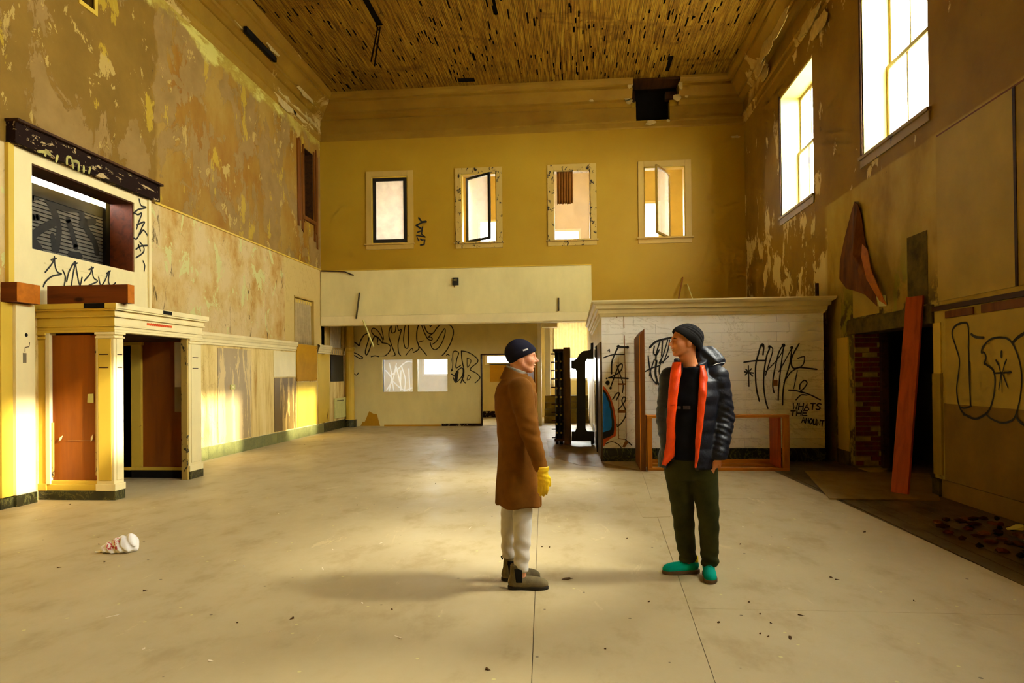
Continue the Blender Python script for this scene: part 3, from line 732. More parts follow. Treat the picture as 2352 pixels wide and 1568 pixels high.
a, b, c, d = WB[3]; sash(wn['window_4'], (a+b)/2-0.03, c+0.02, d-0.04, b-a-0.07, math.radians(62), YB+0.05, M['win_wood'], M['glass_film'], 0.05)
a, b, c, d = WB[2]; MB().box(a+0.025, b-0.025, YB+0.10, YB+0.104, c, d-0.025).build('pane', M['glass_clear'], wn['window_3'])

def curtain(name, fn, u0, u1, z0, z1, folds, amp, mat, parent=None, ragged=0.0, seed=0, nz=8, top_in=1.0):
    r = random.Random(seed); nu = folds*8; V = []; F = []
    ph = [r.random()*0.8 for _ in range(folds+1)]
    for j in range(nz+1):
        t = j/nz
        for i in range(nu+1):
            s = i/nu; k = s*folds; a = amp*(0.4+0.6*t)*math.sin(2*math.pi*k+ph[int(k)]*t)
            z = z1+(z0-z1)*t + (ragged*(r.random()-.5) if j == nz else 0)
            V.append(fn(u0+(u1-u0)*s, a, z))
    for j in range(nz):
        for i in range(nu):
            q = j*(nu+1)+i; F.append((q, q+1, q+nu+2, q+nu+1))
    o = mesh_obj(name, V, F, mat, parent, smooth=True)
    sm = o.modifiers.new('thickness', 'SOLIDIFY'); sm.thickness = 0.004
    return o
cu = curtain('curtain', lambda u, a, z: (u, YB+0.05+a, z), -0.36, 0.05, 5.83, 6.66, 6, 0.018, M['curtain_brown'], None, 0.04, 3)
tag(cu, 'short brown rag of curtain hanging in the third inner window', 'curtain')
# the windows of the rooms behind
FW = ['bright far window seen through the half-open inner window', 'bright far window low behind the curtained inner window', 'bright far window behind the rightmost inner window',
      'bright window behind the partition glazing', 'narrow bright window strip seen through the rear doorway', 'bright curtained window beyond the vault door']
for i, (a, b, c, d) in enumerate(WFAR):
    w = sempty('window_%d' % (i+9), FW[i], 'window')
    frame_boxes(MB(), 'y', YFAR-0.03, YFAR+0.05, a-0.06, b+0.06, c-0.06, d+0.06, 0.08).build('frame', M['white_wall'], w)
    MB().box(a+0.02, b-0.02, YFAR+0.02, YFAR+0.025, c+0.02, d-0.02).build('pane', M['glass_clear'], w)
cu = curtain('curtain', lambda u, a, z: (u, YFAR-0.12+a, z), -0.66, 0.56, 2.0, 3.32, 11, 0.03, M['curtain_sheer'], None, 0.03, 4)
tag(cu, 'white sheer curtain across the bright window beyond the vault door', 'curtain')
cu = curtain('curtain', lambda u, a, z: (u, YFAR-0.22+a, z), -0.95, -0.62, 1.0, 3.32, 3, 0.03, M['curtain_sheer'], None, 0.03, 5)
tag(cu, 'gathered pale curtain at the left side of the rear window', 'curtain')
o = MB().box(-2.85, -1.75, YFAR-0.03, YFAR-0.005, 1.22, 1.84).build('wall_board', M['orange_board']); tag(o, 'orange board fixed below the bright strip in the rear doorway', 'board')
o = MB().box(-3.3, -1.2, YFAR-0.03, YFAR, 0.0, 0.22).build('baseboard_far', M['black_wood']); tag(o, 'black torn skirting of the room behind the doorway', 'baseboard', kind='structure')

# inner window of the partition
w = sempty('window_15', 'two-pane inner window in the cream partition', 'window')
a, b, c, d = PW
for (u0, u1, v0, v1) in ((a-0.1, a, c-0.1, d+0.1), (b, b+0.1, c-0.1, d+0.1), (a, b, d, d+0.1), (a, b, c-0.1, c), ((a+b)/2-0.07, (a+b)/2+0.07, c, d)):
    MB().box(u0, u1, YR-0.02, YR+0.16, v0, v1).build('casing', M['bulk'], w)
m_ = (a+b)/2
pl_ = MB().box(a, m_-0.07, YR+0.06, YR+0.065, c, d).build('pane', M['glass_film'], w); MB().box(m_+0.07, b, YR+0.06, YR+0.065, c, d).build('pane', M['glass_film'], w)
scr = Strokes((0, -1, 0), 0.003); q = lambda u, v: on_y(780+u/4.9, 720+v/4.9, YR+0.058)
for L in ([(520, 640), (580, 720), (610, 860)], [(560, 560), (585, 700), (560, 870)], [(640, 600), (700, 860)], [(590, 690), (740, 550), (820, 545)], [(690, 640), (685, 860)], [(600, 760), (720, 860), (830, 830)], [(780, 620), (790, 860)], [(530, 860), (600, 740), (640, 560)], [(700, 600), (740, 740), (730, 870)]):
    scr.line([q(*p) for p in L], 0.035)
scr.build('scratched_scrawl', M['glass_frost'], pl_)
# rear doorway casing and leaning door
d1 = sempty('door_1', 'open doorway in the cream partition behind the man in the brown coat', 'doorway')
a, b, c, d = PD
for (u0, u1, v0, v1) in ((a-0.03, a, 0, d+0.03), (a, b, d, d+0.03)): MB().box(u0, u1, YR-0.02, YR+0.16, v0, v1).build('casing', M['dark_wood'], d1)
MB().beam((-1.05, YR+0.02, 0.02), (-1.05, YR+0.02, 2.02), 0.04, 0.04).build('door_edge', M['pine'], d1)
MB().hexa([(-1.12, YR-0.02, 0.01), (-1.08, YR-0.02, 0.01), (-1.40, YR+0.75, 0.01), (-1.44, YR+0.75, 0.01), (-1.12, YR-0.02, 2.0), (-1.08, YR-0.02, 2.0), (-1.40, YR+0.75, 2.0), (-1.44, YR+0.75, 2.0)]).build('door_leaf', M['panel_brown'], d1)

# stairs beyond the partition
st = empty('back_steps', (-0.3, 20.8, 0)); tag(st, 'low dusty steps beyond the vault door', 'steps')
for i in range(4):
    o = MB().box(-0.88, 0.46, 20.4+0.28*i, 20.4+0.28*(i+1)+0.02, 0, 0.2*(i+1)).build('step', M['stone_step']); o.parent = st; o.matrix_parent_inverse = Matrix.Translation((0.3, -20.8, 0))
wn_ = struct('wall_landing', *holed_wall('y', 21.6, 21.7, -0.88, -0.72, 0, 3.35, []), M['white_wall'], 'narrow pale wall edge beside the back steps')

# ------------------------------------------------------------------ left wall features
# entrance recess behind the left wall: lining, shutter and gap of sky above it
RX = -7.22
rec = sempty('entrance_recess', 'dark entrance recess behind the transom opening', 'recess')
MB().box(RX-0.3, XL-0.35, 7.18, 7.22, 0, 4.6).build('recess_side', M['dark_wood'], rec)
MB().box(RX-0.3, XL-0.35, 9.98, 10.02, 0, 4.6).build('recess_side', M['cream2'], rec)
MB().box(RX-0.03, XL-0.34, 7.18, 10.02, 4.26, 4.35).build('recess_soffit', M['dark_wood'], rec)
MB().box(RX-0.6, XL-0.34, 7.18, 10.02, 2.5, 2.56).build('recess_deck', M['dark_wood'], rec)
MB().box(-7.6, -7.55, 7.18, 10.02, 0, 2.56).build('recess_back', M['dark_wood'], rec)
MB().box(XL-0.35, XL+0.005, PORT[1]-0.03, PORT[1], PORT[2], PORT[3]).build('transom_jamb', M['red_timber_y'], rec)
MB().box(XL-0.35, XL+0.005, PORT[0], PORT[1], PORT[3]-0.02, PORT[3]).build('transom_head', M['dark_wood'], rec)
sh = empty('roller_shutter', (RX, 8.7, 2.56)); tag(sh, 'grey roller shutter with black graffiti behind the transom', 'shutter')
def child_at(o, par):
    o.parent = par; o.matrix_parent_inverse = par.matrix_world.inverted() if par.matrix_world != Matrix.Identity(4) else Matrix.Translation(-par.location)
    return o
bpy.context.view_layer.update()
for i in range(28):
    z = 2.58+i*0.054
    if z > 4.08: break
    child_at(MB().box(RX-0.012, RX+0.012, 7.24, 9.86, z, z+0.040).build('slat', M['shutter']), sh)
child_at(MB().box(RX-0.03, RX-0.014, 7.24, 9.86, 2.56, 4.10).build('shutter_backing', M['black_steel']), sh)
child_at(MB().box(RX-0.06, RX+0.06, 9.86, 9.97, 2.56, 4.29).build('guide_rail', M['black_steel']), sh)
child_at(MB().box(RX-0.02, RX+0.03, 7.24, 9.86, 3.96, 4.125).build('head_rail', M['black_steel']), sh)
q = lambda u, v: on_x(u/3.335, 250+v/3.335, RX+0.014)
g = Strokes((1, 0, 0), 0.004)
for L, wd in (([(240, 680), (330, 660), (385, 740), (430, 860)], .10), ([(430, 860), (300, 930), (235, 990)], .11), ([(380, 700), (450, 900), (430, 1080)], .10), ([(240, 1000), (300, 1080)], .14), ([(410, 740), (560, 770), (620, 760)], .09), ([(520, 850), (550, 950), (580, 1060)], .10), ([(620, 770), (640, 880), (720, 1020), (740, 1100)], .11), ([(620, 880), (720, 860)], .10), ([(540, 1120), (610, 1130)], .12), ([(250, 830), (290, 830)], .09), ([(400, 970), (410, 1080)], .08)):
    g.line([q(*p) for p in L], wd)
child_at(g.build('graffiti', M['spray'], None, 'black spray-painted letters RA'), sh)

# portal surround: cream boards, dark header
por = sempty('trim_5', 'cream wooden portal surround with a blackened header on the left wall', 'surround')
MB().box(XL, XL+0.02, 7.40, PORT[0], 2.45, 4.27).build('board', M['cream'], por)
MB().box(XL, XL+0.02, PORT[1], 10.06, 2.30, 4.27).build('board', M['cream'], por)
MB().box(XL, XL+0.02, PORT[0], PORT[1], PORT[3], 4.27).build('board', M['cream'], por)
MB().box(XL, XL+0.02, PORT[0], PORT[1], 2.40, PORT[2]).build('board', M['cream'], por)
MB().box(XL, XL+0.024, PORT[0]+0.2, PORT[1]-0.1, PORT[2]-0.155, PORT[2]-0.135).build('bead', M['cream'], por)
MB().box(XL, XL+0.05, 10.0, 10.06, 2.30, 4.27).build('edge_bead', M['cream'], por)
MB().box(XL, XL+0.05, 7.36, 7.44, 2.45, 4.27).build('edge_bead', M['cream2'], por)
MB().box(XL, XL+0.12, 7.38, 10.18, 4.27, 4.52).build('header', M['black_wood'], por)
MB().box(XL, XL+0.17, 7.36, 10.20, 4.52, 4.55).build('header_cap', M['dark_wood'], por)
q = lambda u, v: on_x(u/3.335, 250+v/3.335, XL+0.022)
g = Strokes((1, 0, 0), 0.003)
for L in ([(415,1130),(400,1180),(345,1250)], [(415,1130),(420,1200),(440,1250),(470,1265),(400,1280),(350,1320),(330,1360)], [(480,1235),(500,1290),(490,1355)], [(510,1320),(530,1240),(575,1170),(560,1260),(545,1350)], [(575,1170),(590,1260),(610,1350),(628,1290)], [(700,1210),(690,1260),(645,1315)], [(700,1210),(715,1290),(745,1320),(680,1350)], [(755,1290),(770,1350),(800,1320),(835,1240),(830,1320),(850,1355),(885,1330)], [(390,1155),(430,1145)], [(550,1195),(590,1180)], [(680,1230),(715,1215)], [(815,1260),(845,1240)]):
    g.line([q(*p) for p in L], 0.022)
for L in ([(1065,690),(1080,740),(1120,755),(1060,770),(1025,795)], [(1025,795),(1055,810),(1085,800),(1060,870),(1045,920)], [(1045,890),(1105,865),(1090,900),(1050,990),(1025,990)], [(1070,960),(1100,930),(1140,990),(1150,1020)], [(1150,1045),(1080,1050),(1040,1075)], [(1070,1020),(1100,1060),(1095,1100),(1040,1140)], [(1095,1165),(1108,1200),(1103,1240)], [(1060,1040),(1075,1085)]):
    g.line([q(*p) for p in L], 0.026)
g.build('graffiti', M['spray'], por, 'thin black scribbled graffiti around the transom')
g = Strokes((1, 0, 0), 0.003); q = lambda u, v: on_x(u/3.335, 250+v/3.335, XL+0.122)
for L in ([(290,325),(340,330),(385,350),(350,320),(345,355)], [(440,360),(430,400)], [(510,420),(515,370),(545,380),(560,450)], [(560,400),(600,410),(600,470)], [(640,440),(640,480)], [(690,450),(680,490)]):
    g.line([q(*p) for p in L], 0.035)
g.build('graffiti', M['spray_white'], por, 'worn white tag on the dark header')

# near pilaster slab and the timber stub resting on it
o = MB().box(XL+0.003, XL+0.10, 7.40, 7.69, 0.13, 2.385).build('pilaster', M['cream'], None, bevel=0.006); tag(o, 'cream flat pilaster with a hole and scratches at the left edge', 'pilaster')
MB().box(XL+0.003, XL+0.11, 7.39, 7.70, 0.0, 0.13).build('plinth', M['base_dark'], o)
MB().box(XL+0.003, XL+0.06, 7.24, 7.40, 0.13, 2.385).build('side_board', M['cream2'], o)
MB().box(XL+0.003, XL+0.07, 7.22, 7.40, 0.0, 0.12).build('plinth', M['base_dark'], o)
MB().lathe([(0.0, 0.1), (0.022, 0.1), (0.022, 0.104), (0.0, 0.104)], (XL, 7.55, 2.02), 'x', 12).build('round_hole', M['void'], o)
g = Strokes((1, 0, 0), 0.101)
g.line([(XL, 7.60, 1.93), (XL, 7.59, 1.88), (XL, 7.53, 1.87), (XL, 7.53, 1.82)], 0.012, False)
for k in range(4): g.line([(XL, 7.505+k*0.018, 1.80), (XL, 7.505+k*0.018, 1.69)], 0.010, False)
g.build('scratch_mark', M['spray_faint'], o)
tb = MB().box(XL+0.003, -6.40, 7.30, 7.64, 2.392, 2.62).build('timber_stub', M['red_timber_x']); tag(tb, 'red-brown timber stub jutting out at the left edge', 'timber')
MB().box(-6.402, -6.394, 7.30, 7.64, 2.392, 2.62).build('cut_end', M['timber_end'], tb)

# entrance vestibule
bx = empty('entrance_vestibule', (-6.1, 8.8, 0)); tag(bx, 'cream panelled entrance vestibule with an open doorway and brown hardboard panel', 'vestibule')
bpy.context.view_layer.update()
def vb(name, b, mat, bevel=0.005, par=None): return child_at(MB().box(*b).build(name, M[mat], None, bevel=bevel), bx)
FY, SX = 7.85, -5.60
vb('plinth', (-6.95, SX-0.005, FY-0.01, FY+0.10, 0, 0.115), 'base_dark')
vb('plinth', (SX-0.12, SX+0.012, FY-0.012, 8.03, 0, 0.115), 'base_dark')
vb('plinth', (SX-0.12, SX+0.012, 9.47, 9.83, 0, 0.115), 'base_dark')
vb('base_rail', (-6.95, SX-0.2, FY, FY+0.08, 0.115, 0.19), 'cream2')
vb('base_rail', (-6.95, SX-0.2, FY+0.01, FY+0.08, 0.19, 0.235), 'cream2')
vb('pilaster', (-6.95, -6.50, FY, FY+0.10, 0.115, 2.06), 'cream2')
vb('pilaster', (-6.50, -6.44, FY-0.012, FY+0.10, 0.19, 2.06), 'cream')
vb('pilaster', (-5.83, SX, FY-0.012, 8.02, 0.115, 2.06), 'cream')
vb('pilaster_inlay', (-5.80, SX-0.03, FY-0.022, FY-0.01, 0.24, 1.98), 'cream2')
vb('pilaster_inlay', (SX, SX+0.010, FY+0.03, 7.99, 0.24, 1.98), 'cream')
for nm, z0, z1, e in (('capital', 1.985, 2.01, .02), ('capital', 2.03, 2.06, .028), ('plinth_moulding', 0.115, 0.20, .018)):
    vb(nm, (-5.84, SX+e, FY-e, 8.03, z0, z1), 'cream')
    vb(nm, (-6.95, -6.49, FY-e, FY+0.1, z0, z1), 'cream2')
    vb(nm, (SX-0.10, SX+e, 9.46, 9.80+e, z0, z1), 'cream')
vb('pilaster', (SX-0.10, SX, 9.47, 9.80, 0.115, 2.06), 'cream')
vb('pilaster_inlay', (SX, SX+0.010, 9.52, 9.75, 0.24, 1.98), 'cream')
vb('door_jamb', (SX-0.10, SX-0.005, 9.43, 9.47, 0.0, 2.05), 'cream_chip')
pnl = vb('hardboard_panel', (-6.45, -5.83, FY+0.035, FY+0.055, 0.23, 2.03), 'hardboard', 0)
vb('panel_strip', (-6.24, -5.85, FY+0.030, FY+0.036, 0.722, 0.732), 'tape', 0)
vb('torn_paint', (-6.46, -6.42, FY+0.012, FY+0.05, 0.28, 0.95), 'cream_chip', 0)
vb('torn_paint', (-5.86, -5.83, FY+0.012, FY+0.05, 0.3, 2.0), 'cream_chip', 0)
child_at(MB().prism([(-5.97, 1.30), (-5.895, 1.305), (-5.893, 1.19), (-5.975, 1.195)], lambda u, v, d: (u, FY+0.03-d, v), 0, 0.004).build('paper_patch', M['paper']), bx)
r6 = random.Random(3)
for (px, py) in ((139, 1007), (117, 1036), (211, 1006)):
    p = on_y(px, py, FY+0.02); a = r6.random()*3
    child_at(MB().prism([(p.x+math.cos(a+t)*s, p.z+math.sin(a+t)*s*1.6) for t, s in ((0, .035), (1.8, .012), (3.2, .03), (4.8, .012))], lambda u, v, d: (u, FY+0.024-d, v), 0, 0.008).build('paint_curl', M['cream']), bx)
# entablature: stacked mouldings on both faces
for (z0, z1, e) in ((2.06, 2.09, .02), (2.09, 2.13, .012), (2.13, 2.145, .03), (2.145, 2.245, .015), (2.245, 2.265, .045), (2.265, 2.325, .03), (2.325, 2.345, .07), (2.345, 2.41, .085)):
    vb('entablature_front', (-6.95, SX+e-0.001, FY-e, FY+0.12, z0, z1), 'cream2', 0.004)
    vb('entablature_side', (SX-0.12, SX+e, FY-e+0.0015, 9.80+e, z0, z1-0.0008), 'cream', 0.004)
vb('roof', (-6.95, SX+0.02, FY+0.1, 9.80, 2.33, 2.405), 'cream', 0)
vb('black_slot', (-5.93, -5.66, FY-0.088, FY-0.07, 2.347, 2.408), 'void', 0)
vb('black_slot', (SX+0.075, SX+0.088, 8.72, 8.92, 2.352, 2.40), 'void', 0)
p0 = on_x(340, 737, SX+0.032); p1 = on_x(397, 757, SX+0.032)
stk = vb('warning_sticker', (SX+0.016, SX+0.019, p0.y, p1.y, p1.z+0.025, p0.z-0.025), 'sticker', 0)
g = Strokes((1, 0, 0), 0.0005)
for kx in range(9):
    yy = p0.y+0.07+kx*(p1.y-p0.y-0.14)/9; zc = (p0.z+p1.z)/2
    g.line([(SX+0.0195, yy, zc-0.015), (SX+0.0195, yy+0.02, zc+0.018), (SX+0.0195, yy+0.045, zc-0.012)], 0.010, False)
child_at(g.build('sticker_lettering', M['sticker_ink'], None), bx)
for yy0, yy1 in ((7.89, 7.98), (9.55, 9.70)):
    for zz in (1.62, 1.78): vb('strap', (SX+0.0105, SX+0.0125, yy0, yy1, zz, zz+0.012), 'rust', 0)
for zz in (1.62, 1.78): vb('strap', (-5.78, -5.66, FY-0.025, FY-0.0215, zz, zz+0.012), 'rust', 0)
# far inner wall of the vestibule
vb('inner_panel', (-6.44, SX-0.10, 9.66, 9.70, 0.16, 2.06), 'hardboard', 0)
vb('inner_pilaster', (-6.95, -6.44, 9.62, 9.70, 0.115, 2.06), 'cream2')
vb('inner_capital', (-6.95, -6.42, 9.60, 9.70, 1.98, 2.03), 'cream2')
vb('inner_base', (-6.95, SX-0.10, 9.62, 9.70, 0.0, 0.115), 'void', 0)
vb('inner_rail', (-6.95, SX-0.10, 9.61, 9.70, 0.115, 0.16), 'cream2', 0)
vb('inner_opening', (-5.93, SX-0.15, 9.650, 9.662, 0.98, 2.02), 'white_wall', 0)
vb('inner_opening', (-5.93, SX-0.15, 9.645, 9.652, 0.98, 1.35), 'grey_panel', 0)
vb('inner_head', (-6.95, SX-0.1, 7.95, 9.70, 2.03, 2.06), 'dark_wood', 0)
tb = MB().box(-6.46, -5.41, 7.83, 7.95, 2.411, 2.64).build('roof_timber', M['red_timber_x']); tag(tb, 'red-brown timber lying on top of the vestibule', 'timber')
MB().box(-5.412, -5.404, 7.83, 7.95, 2.411, 2.64).build('cut_end', M['timber_end'], tb)

# rail, dado cap, skirting, panels of the left wall
t = MB().box(XL, XL+0.025, 10.2, YB-0.02, 4.26, 4.29).build('trim_6', M['cream2']); tag(t, 'thin picture rail along the left wall', 'rail', kind='structure')
DC = [(0, 2.08), (0.03, 2.085), (0.03, 2.12), (0.045, 2.13), (0.045, 2.18), (0.06, 2.20), (0.075, 2.235), (0.085, 2.25), (0.085, 2.29), (0.06, 2.305), (0, 2.305)]
t = MB().sweep(DC, lambda o, z, q: (XL+o, q, z), [9.85, 15.66]).sweep(DC, lambda o, z, q: (XL+o, q, z), [17.05, 17.96]).sweep(DC, lambda o, z, q: (XL+o, q, z), [19.02, 19.4]).build('trim_7', M['cream']); tag(t, 'moulded dado cap along the left wall', 'moulding', kind='structure')
bb = empty('baseboard_left'); tag(bb, 'grey-green marble skirting of the left wall', 'baseboard', kind='structure')
y = 9.83; n = 0
while y < 19.35:
    L = min(0.95, 19.38-y); mt = 'base_grey' if y < 16.6 else 'base_dark'
    MB().box(XL, XL+0.03, y+0.003, y+L-0.003, 0, 0.235).build('marble_slab', M[mt], bb, bevel=0.003); y += L
pan = empty('trim_8'); tag(pan, 'smudged dado panels below the cap of the left wall', 'panelling', kind='structure')
for (a, b, c, d, mt) in ((12.1, 13.42, 0.26, 2.04, 'grey_panel'), (14.5, 15.72, 0.26, 1.46, 'dark_panel'), (14.48, 15.66, 1.48, 2.06, 'cream'), (10.0, 11.3, 0.26, 1.02, 'grey_panel'), (17.1, 17.9, 0.26, 2.06, 'cream2'), (15.75, 17.0, 0.26, 1.34, 'cream2')):
    MB().box(XL, XL+0.012, a, b, c, d).build('panel', M[mt], pan)
o = MB().box(XL+0.012, XL+0.03, 12.54, 12.72, 1.25, 1.34).build('wall_plate', M['paper'], None, bevel=0.004); tag(o, 'small white plate on the grey dado panel', 'plate')
MB().box(XL+0.03, XL+0.033, 12.60, 12.66, 1.28, 1.31).build('plate_slot', M['steel'], o)
o = MB().box(XL+0.012, XL+0.03, 15.70, 16.98, 1.37, 2.26).build('cover_board', M['orange_board'], None, bevel=0.003); tag(o, 'orange-yellow board fixed below the curtained niche', 'board')
for yy in (15.74, 16.94):
    for zz in (1.42, 2.20): MB().lathe([(0.0, 0.03), (0.012, 0.03), (0.01, 0.035), (0.0, 0.035)], (XL, yy, zz), 'x', 8).build('nail_head', M['rust'], o)
o = MB().box(XL+0.012, XL+0.026, 18.0, 19.0, 1.33, 2.07).build('cover_board', M['black_steel'], None, bevel=0.003); tag(o, 'black board under the narrow curtain at the rear left', 'board')
MB().box(XL+0.026, XL+0.03, 18.0, 19.0, 2.05, 2.07).build('top_strip', M['rust'], o)
o = MB().box(XL+0.003, XL+0.04, 18.25, 19.15, 0.30, 0.86).build('access_panel', M['paper'], None, bevel=0.006); tag(o, 'pale access panel low on the left wall at the rear', 'panel')
MB().box(XL+0.04, XL+0.045, 18.4, 18.95, 0.78, 0.80).build('panel_groove', M['spray_faint'], o)
# niches with curtains
for (nn, lab) in ((NICHE, 'shallow curtained niche above the orange board'), (NICHE2, 'narrow curtained niche under the bulkhead')):
    w = sempty('window_16' if nn is NICHE else 'window_17', lab, 'window')
    a, b, c, d = nn
    MB().box(XL-0.36, XL-0.34, a-0.02, b+0.02, c-0.02, d+0.02).build('niche_back', M['dark_wood'], w)
    frame_boxes(MB(), 'x', XL-0.30, XL+0.012, a-0.02, b+0.02, c-0.02, d+0.02, 0.03).build('casing', M['cream_plain'], w)
cu = curtain('curtain', lambda u, a, z: (XL-0.06+a, u, z), 15.68, 16.80, 2.28, 3.35, 8, 0.05, M['curtain_grey'], None, 0.0, 6); tag(cu, 'dusty pleated curtain in the niche above the orange board', 'curtain')
o = MB().box(XL-0.07, XL-0.05, 15.66, 16.82, 3.28, 3.37).build('curtain_header', M['cream2'], cu)
cu = curtain('curtain', lambda u, a, z: (XL-0.02+a, u, z), 18.02, 18.92, 2.1, 2.90, 6, 0.03, M['curtain_sheer'], None, 0.0, 7); tag(cu, 'pale striped curtain under the bulkhead at the rear left', 'curtain')
cl = MB().lathe([(0.17, 0), (0.17, 0.22), (0.13, 0.23), (0.125, 2.18), (0.16, 2.22), (0.17, 2.30), (0.13, 2.32), (0.125, 3.34)], (XL+0.14, 19.22, 0), 'z', 18).build('round_column', M['cream2'], None, smooth=False); tag(cl, 'round cream pipe column in the rear left corner', 'column')
MB().lathe([(0.18, 0), (0.18, 0.215)], (XL+0.14, 19.22, 0.001), 'z', 18).build('column_plinth', M['base_dark'], cl)

# high broken window in the left wall
w = sempty('window_18', 'high dark broken window of splintered wood near the corner on the left', 'window')
a, b, c, d = WIN_L
MB().box(XL-0.42, XL-0.36, a-0.2, b+0.2, c-0.2, d+0.2).build('dark_backing', M['void'], w)
frame_boxes(MB(), 'x', XL-0.34, XL+0.004, a, b, c, d, 0.02).build('lining', M['dark_wood'], w)
r7 = random.Random(4)
for (yy, z0, z1, wd) in ((15.86, 5.15, 7.25, .10), (15.98, 5.30, 7.30, .09), (16.10, 5.10, 7.0, .10), (16.21, 5.35, 7.22, .06), (16.90, 4.95, 7.25, .07), (17.0, 5.2, 7.35, .08), (17.08, 4.8, 7.2, .05)):
    k = (r7.random()-.5)*0.08
    MB().hexa([(XL, yy, z0), (XL+0.03, yy, z0), (XL+0.03, yy+wd, z0-r7.random()*.12), (XL, yy+wd, z0), (XL, yy+k, z1), (XL+0.03, yy+k, z1), (XL+0.03, yy+wd+k, z1-r7.random()*.1), (XL, yy+wd+k, z1)]).build('splintered_board', M['panel_brown'], w)
MB().box(XL-0.02, XL+0.05, 16.15, 16.95, 5.36, 5.46).build('window_sill', M['panel_brown'], w)
g = Strokes((1, 0, 0), 0.0)
for k in range(5):
    z = 5.6+k*0.32; g.line([(XL-0.1, 16.28, z), (XL-0.1, 16.45, z+0.16), (XL-0.1, 16.28, z+0.32)], 0.012, False)
g.build('lattice_wire', M['rust'], w)
w = sempty('window_19', 'small dark slot opening high on the left wall', 'window')
a, b, c, d = HOLE_L
MB().box(XL-0.40, XL-0.36, a-0.2, b+0.2, c-0.2, d+0.2).build('dark_backing', M['void'], w)
frame_boxes(MB(), 'x', XL-0.02, XL+0.02, a-0.06, b+0.06, c-0.06, d+0.06, 0.06).build('casing', M['cream2'], w)
# ------------------------------------------------------------------ marble-clad strongroom
MX0, MX1, MY = 0.49, 4.12, 11.60
en = empty('marble_strongroom', (2.3, 11.6, 0)); tag(en, 'low white marble strongroom with a moulded cornice and dark green base', 'strongroom')
bpy.context.view_layer.update()
child_at(MB().box(MX0+0.012, MX1, MY+0.022, YB-0.02, 0.0, 2.60).build('core', M['mortar']), en)
child_at(MB().box(MX0, MX0+0.012, MY, YB-0.02, 2.02, 2.47).build('side_facing', M['white_wall']), en)
child_at(MB().box(MX0, MX0+0.012, 14.45, YB-0.02, 0.22, 2.02).build('side_facing', M['white_wall']), en)
child_at(MB().box(MX0-0.005, MX0+0.012, 14.45, YB-0.02, 0.0, 0.22).build('base_slab', M['marble_dark']), en)
rr = random.Random(8); nc = 14; ch = 2.25/nc
for r in range(nc):
    x = MX0-(0.36 if r % 2 else 0.0); z = 0.22+r*ch
    while x < MX1-0.02:
        L = rr.choice((0.72, 0.72, 0.56, 0.9)); a = max(x, MX0); b = min(x+L, MX1)
        if b-a > 0.03:
            dy = rr.random()*0.003
            child_at(MB().box(a+0.0015, b-0.0015, MY-dy, MY+0.022, z+0.0015, z+ch-0.0015).build('marble_slab', M['marble']), en)
        x += L
x = MX0
while x < MX1-0.05:
    b = min(x+0.91, MX1); child_at(MB().box(x+0.001, b-0.001, MY-0.014, MY+0.022, 0, 0.218).build('base_slab', M['marble_dark']), en); x = b
CP = [(0, 2.44), (0.02, 2.455), (0.035, 2.49), (0.05, 2.50), (0.055, 2.56), (0.095, 2.575), (0.10, 2.635), (0.145, 2.655), (0.165, 2.69), (0.165, 2.71), (0, 2.715)]
def cfn(o, z, t): return [(MX0-o, YB-0.03, z), (MX0-o, MY-o, z), (MX1+o, MY-o, z), (MX1+o, 12.0, z)][t]
child_at(MB().sweep(CP, cfn, [0, 1, 2, 3]).build('cornice', M['cream']), en)
child_at(MB().box(MX0-0.03, MX1, MY-0.03, YB-0.02, 2.60, 2.712).build('top_deck', M['cream']), en)
